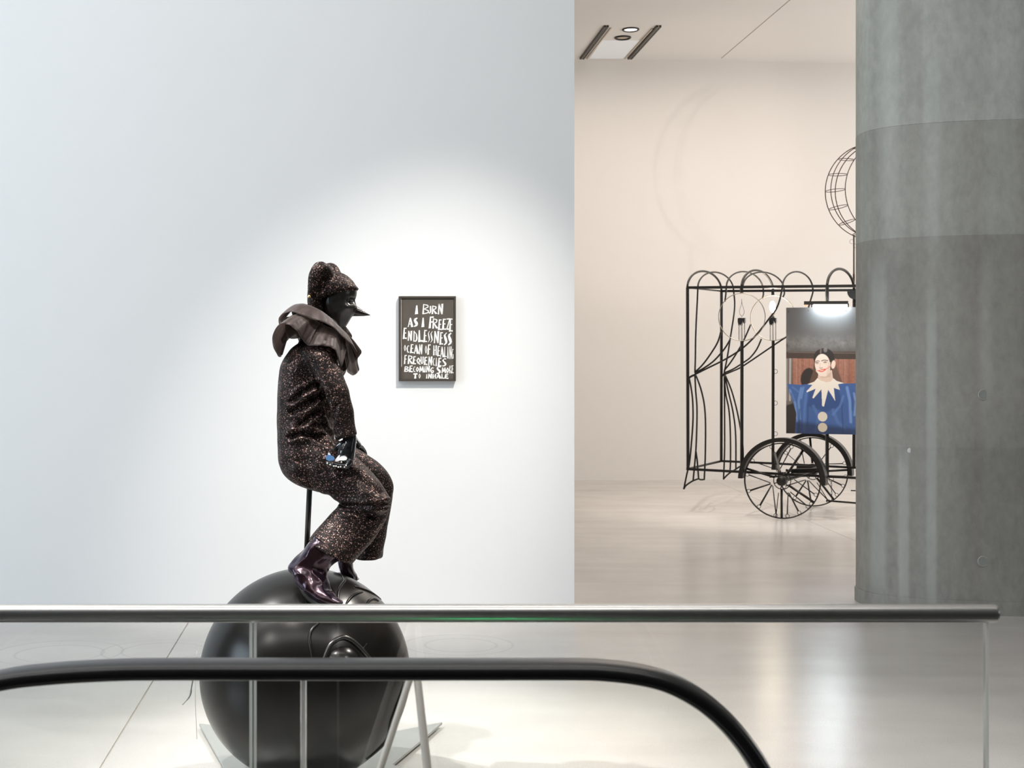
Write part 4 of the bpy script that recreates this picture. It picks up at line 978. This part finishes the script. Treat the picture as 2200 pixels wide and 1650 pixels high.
for t in (.12, .25, .38, .50, .63, .76, .88):
    a, b = mp(*outer_(t)), mp(*inner_(t)); c = (a+b)/2; e1 = (b-a)/2; hw = e1.length*.95
    MB().tube([c+e1*math.cos(k*math.pi/12)+CV*(hw*math.sin(k*math.pi/12)) for k in range(24)], .8*PX, 6, closed=True).build('cross_hoop', M['brown_iron'], moon, True)
MB().tube([mp(1834.5, 505), mp(1834.5, 588), mp(1834.5, 590), mp(1834.5, 626)], [1.8*PX, 1.8*PX, 2.4*PX, 2.4*PX], 8).build('rod', M['brown_iron'], moon, True)
cring('rod_loop', (1830, 519), VR, 4.5, moon, .45, 60, 330, 'chrome'); cring('rod_loop', (1839, 528), VR, 4.5, moon, .45, -130, 130, 'chrome')

# ---------------------------------------------------------------- poster
PV = VF-.045
PXA, PXB, PYA, PYB = 1689.0, 1850.0, 661.0, 932.0
poster = thing('poster', 'printed portrait of a person with red-smile makeup and blue costume, fixed to the cart', 'poster', cp(1770, 932, PV))
def poster_image():
    sx = 1.7; nx, ny = int((PXB-PXA)*sx), int((PYB-PYA)*sx)
    gx, gy = np.meshgrid(PXA+(np.arange(nx)+.5)/sx, PYA+(np.arange(ny)+.5)/sx)
    rng = np.random.default_rng(3)
    img = np.zeros((ny, nx, 3))
    def S(c): return np.array([((v/255+.055)/1.055)**2.4 if v > 10 else v/255/12.92 for v in c])
    def inside(poly):
        n = len(poly); m_ = np.zeros(gx.shape, bool)
        for i in range(n):
            x0, y0 = poly[i]; x1, y1 = poly[(i+1) % n]
            if y0 == y1: continue
            c = ((gy >= min(y0, y1)) & (gy < max(y0, y1)) & (gx < x0+(gy-y0)*(x1-x0)/(y1-y0))); m_ ^= c
        return m_.astype(float)
    def blur(a, k):
        if k < 1: return a
        ker = np.ones(2*k+1)/(2*k+1)
        for _ in range(2):
            p_ = np.pad(a, k, 'edge')
            p_ = np.apply_along_axis(lambda r: np.convolve(r, ker, 'valid'), 0, p_); a = np.apply_along_axis(lambda r: np.convolve(r, ker, 'valid'), 1, p_)
        return a
    def put(mask, c, op=1.):
        nonlocal img
        img = img*(1-mask[..., None]*op)+S(c)*(mask*op)[..., None]
    def ell(cx, cy, rx, ry, rot=0.):
        c, s = math.cos(rot), math.sin(rot); x, y = gx-cx, gy-cy
        return np.clip((1-np.hypot((x*c+y*s)/rx, (-x*s+y*c)/ry))*min(rx, ry)*1.2+.5, 0, 1)
    def strip(pts, wd, soft=.7):
        best = np.full(gx.shape, 1e9)
        for (x0, y0), (x1, y1) in zip(pts[:-1], pts[1:]):
            dx, dy = x1-x0, y1-y0; t = np.clip(((gx-x0)*dx+(gy-y0)*dy)/(dx*dx+dy*dy+1e-9), 0, 1)
            best = np.minimum(best, np.hypot(gx-x0-t*dx, gy-y0-t*dy))
        return np.clip((wd-best)/soft+.5, 0, 1)
    nzs = blur(rng.random(gx.shape), 2); nzs = (nzs-nzs.mean())/nzs.std()
    nzl = blur(rng.random(gx.shape), 7); nzl = (nzl-nzl.mean())/nzl.std()
    nzv = rng.random((1, nx)); nzv = np.repeat(np.convolve(nzv[0], np.ones(5)/5, 'same')[None], ny, 0); nzv = (nzv-nzv.mean())/nzv.std()
    put(np.ones(gx.shape), (84, 80, 77))
    put(np.clip((735-gy)/40, 0, 1), (74, 72, 72)); 
    band = np.exp(-((gy-738)/14)**2); img += (band*(.05+.014*nzl+.010*nzs))[..., None]
    put(inside([(1689, 756), (1850, 756), (1850, 772), (1689, 770)]), (64, 52, 47)); put(strip([(1694, 757), (1848, 759)], 1.0), (120, 108, 100), .5)
    wood = inside([(1703, 770), (1850, 772), (1850, 828), (1703, 828)]); put(wood, (150, 104, 88)); img += (wood*(.018*nzv+.010*nzs))[..., None]*np.array([1.2, .9, .8])
    for xx in (1714, 1727, 1800, 1812, 1826, 1838): put(strip([(xx, 772), (xx, 826)], .5)*wood, (110, 72, 60), .6)
    put(inside([(1689, 770), (1703, 770), (1701, 870), (1689, 870)]), (104, 96, 92)); put(strip([(1698, 772), (1697, 860)], 2.2), (178, 172, 170), .7); put(strip([(1690.5, 772), (1690.5, 860)], 1.4), (150, 142, 138), .6)
    put(blur(inside([(1689, 872), (1716, 862), (1716, 932), (1689, 932)]), 2), (44, 36, 33))
    put(inside([(1844, 826), (1850, 826), (1850, 932), (1844, 932)]), (96, 52, 34))
    # dark hat-like shadow and hair
    put(blur(ell(1736, 812, 15, 22, .25), 1), (46, 38, 36))
    put(inside([(1750, 775), (1747, 800), (1738, 826), (1800, 828), (1811, 824), (1800, 795), (1793, 768)]), (92, 68, 58)); put(blur(inside([(1797, 785), (1812, 823), (1792, 826), (1790, 790)]), 1), (112, 86, 76), .7)
    put(ell(1771, 769, 22.5, 20.5), (44, 38, 37)); put(blur(ell(1774, 752, 4, 5), 1), (140, 132, 132), .6); put(blur(ell(1764, 755, 1.6, 6, .1), 1), (150, 128, 118), .5)
    # neck, face
    put(inside([(1759, 800), (1788, 795), (1791, 818), (1775, 824), (1757, 818)]), (214, 190, 174)); put(blur(inside([(1762, 805), (1786, 800), (1785, 810), (1766, 812)]), 1), (190, 162, 146), .6)
    face = np.maximum(ell(1767.5, 782, 16.2, 21.5, -.04), inside([(1752, 780), (1754, 798), (1763, 808), (1775, 809), (1784, 800), (1785, 778)])); put(face, (226, 208, 196))
    put(ell(1791, 783, 4.6, 9, .15), (226, 200, 184)); put(blur(inside([(1781, 770), (1788, 775), (1784, 805), (1776, 806)]), 2)*face, (206, 182, 168), .6)
    put(strip([(1752, 777.5), (1756, 775.3), (1761, 776)], .9), (104, 84, 76), .9); put(strip([(1766, 775.4), (1771, 773.5), (1779, 774.5)], 1.0), (100, 80, 72), .9)
    for (cx, cy) in ((1756, 779.5), (1773.5, 778)): put(strip([(cx-3.8, cy+.4), (cx, cy-.9), (cx+3.8, cy+.2)], .8), (128, 106, 98), .9); put(ell(cx, cy+.2, 1.7, 1.5), (112, 98, 96)); put(blur(ell(cx, cy+2.6, 4, 1.5), 1), (196, 170, 158), .5)
    put(strip([(1763.5, 780), (1761.5, 788), (1763, 790)], .6), (200, 174, 160), .7); put(strip([(1762, 790.5), (1764.5, 791.3), (1767.5, 790)], .9), (150, 120, 108), .8)
    put(strip([(1756, 796.4), (1762, 796.3), (1766, 795), (1772, 794), (1778, 791.5), (1783, 787.5)], .9), (222, 120, 98), .85)
    put(strip([(1760.5, 796.6), (1765, 794.6), (1770, 793.6), (1774, 793.4)], 1.0), (212, 74, 50)); put(strip([(1760.5, 796.8), (1765, 798.2), (1770, 797), (1774, 793.8)], 1.1), (214, 78, 54)); put(strip([(1763, 796.2), (1770, 795.2)], .7), (238, 214, 190))
    # blue costume
    blue = inside([(1691, 825), (1720, 827), (1745, 824), (1800, 824), (1830, 823), (1848, 822), (1848, 850), (1843, 880), (1845, 932), (1708, 932), (1711, 888), (1703, 862), (1696, 845)]); put(blue, (62, 92, 148))
    put(blur(inside([(1740, 830), (1800, 830), (1812, 870), (1775, 885), (1735, 872)]), 3)*blue, (46, 70, 122), .8)
    for pts, wd, c, op in (([(1697, 838), (1709, 868), (1713, 905)], 2.2, (112, 146, 196), .7), ([(1722, 834), (1716, 862), (1719, 900)], 2.5, (104, 140, 194), .75), ([(1727, 832), (1722, 856)], 1.6, (120, 152, 202), .6), ([(1733, 845), (1729, 880), (1728, 925)], 3, (84, 118, 176), .6), ([(1703, 832), (1716, 842)], 1.5, (100, 130, 184), .5),
                           ([(1820, 832), (1826, 860), (1828, 905)], 3.0, (116, 150, 204), .75), ([(1834, 844), (1839, 862), (1836, 890)], 2.6, (120, 154, 206), .7), ([(1812, 850), (1806, 870), (1790, 890)], 2.4, (92, 126, 184), .6), ([(1840, 832), (1845, 845)], 1.8, (90, 122, 178), .6), ([(1748, 872), (1760, 895), (1752, 925)], 3.0, (86, 118, 174), .5), ([(1790, 880), (1800, 905), (1815, 920)], 3.5, (88, 120, 176), .5),
                           ([(1736, 871), (1736.5, 890), (1735, 912)], .7, (30, 40, 62), .8), ([(1809, 871), (1810, 895), (1812, 930)], .7, (30, 40, 62), .8), ([(1718, 880), (1716, 930)], 2, (44, 62, 104), .6), ([(1700, 845), (1706, 862)], 1.2, (40, 60, 104), .7), ([(1832, 840), (1831, 880)], 1.2, (44, 66, 116), .6)):
        put(blur(strip(pts, wd, 1.5), 1)*blue, c, op)
    put(blur(inside([(1709, 905), (1845, 920), (1845, 932), (1708, 932)]), 6)*blue, (30, 40, 66), .75)
    # white star collar
    put(inside([(1757, 812), (1763, 817), (1776, 821), (1786, 819), (1791, 812), (1798, 818), (1814, 822.5), (1801, 825), (1805, 837), (1792, 833), (1795, 861), (1780, 837), (1774, 861), (1771, 873), (1767, 872), (1765.5, 836), (1748.5, 856), (1746, 854), (1753, 835), (1734, 843), (1733.5, 840.5), (1746, 827), (1735, 825.5), (1750, 820)]), (226, 218, 208))
    put(ell(1768, 894.5, 10.2, 10.4), (214, 204, 190)); put(ell(1768, 917.5, 10, 9.8), (196, 184, 168)); 
    img = np.clip(img*1.18+.012, 0, 1)  # whole print lifted, painting in the glossy haze over it
    return img, nx, ny
pimg, pnx, pny = poster_image()
pv = []; 
for j in range(pny+1):
    for i in range(pnx+1): pv.append((i, j))
c00, c10, c01, c11 = cp(PXA, PYA, PV), cp(PXB, 659.6, PV), cp(PXA, PYB-1, PV), cp(PXB, 934, PV)
uu = np.linspace(0, 1, pnx+1); vv = np.linspace(0, 1, pny+1); UU, VV = np.meshgrid(uu, vv)
A4 = [np.array(q) for q in (c00, c10, c01, c11)]
pts = ((1-UU)*(1-VV))[..., None]*A4[0]+(UU*(1-VV))[..., None]*A4[1]+((1-UU)*VV)[..., None]*A4[2]+(UU*VV)[..., None]*A4[3]
me = bpy.data.meshes.new('print'); nvx = pnx+1
ii, jj = np.meshgrid(np.arange(pnx), np.arange(pny)); base = (jj*nvx+ii).ravel()
faces = np.stack([base, base+nvx, base+nvx+1, base+1], 1)
me.from_pydata(pts.reshape(-1, 3).tolist(), [], faces.tolist()); me.update()
at = me.color_attributes.new('print_colour', 'FLOAT_COLOR', 'CORNER')
cc = np.ones((len(faces), 4, 4), 'f'); cc[:, :, :3] = pimg.reshape(-1, 1, 3); at.data.foreach_set('color', cc.ravel())
pm, nt, N, L, b_ = new_mat('photo_print'); setp(b_, rough=.33, spec=.5); an = N.new('ShaderNodeAttribute'); an.attribute_name = 'print_colour'; L.new(an.outputs['Color'], b_.inputs['Base Color'])
prn = link('print', me, pm, poster)
MB().prism([c00+CV*.002, c10+CV*.002, c11+CV*.002, c01+CV*.002], CV*.012).build('backing_board', M['fixture_black'], poster)
for (x, y) in ((1694, 669), (1737, 667), (1818, 668), (1692, 925), (1843, 667)):
    MB().sphere(cp(x, y, PV-.004), 1.1*PX, 8, 6).build('screw_head', M['fixture_black'], poster, True)

# ---------------------------------------------------------------- tube lamp over the poster
LV = PV-.10
tl = thing('tube_lamp', 'glowing white tube lamp on a dark bar above the poster', 'lamp', cp(1775, 655, LV))
MB().tube([cp(1728, 651, LV), cp(1822, 650.5, LV)], 3.6*PX, square=True).build('lamp_bar', M['fixture_black'], tl)
MB().tube([cp(1746, 657.5, LV), cp(1748, 657.5, LV), cp(1818, 657.0, LV), cp(1820, 657.0, LV)], [2.6*PX, 3.6*PX, 3.6*PX, 2.6*PX], 12).build('tube', M['tube_glow'], tl, True)
for x in (1745, 1821): MB().box(cp(x, 660, LV)-Vector((.008, .02, 0)), cp(x, 652, LV)+Vector((.008, .02, 0))).build('tube_holder', M['fixture_black'], tl)
MB().sphere(cp(1731, 656.5, LV), 2.0*PX, 10, 8).build('indicator', M['orange_glow'], tl, True)
cbar('lamp_arm', [cp(1777, 648, LV), cp(1777, 648, VF)], 1.6, par=tl, mat='fixture_black')
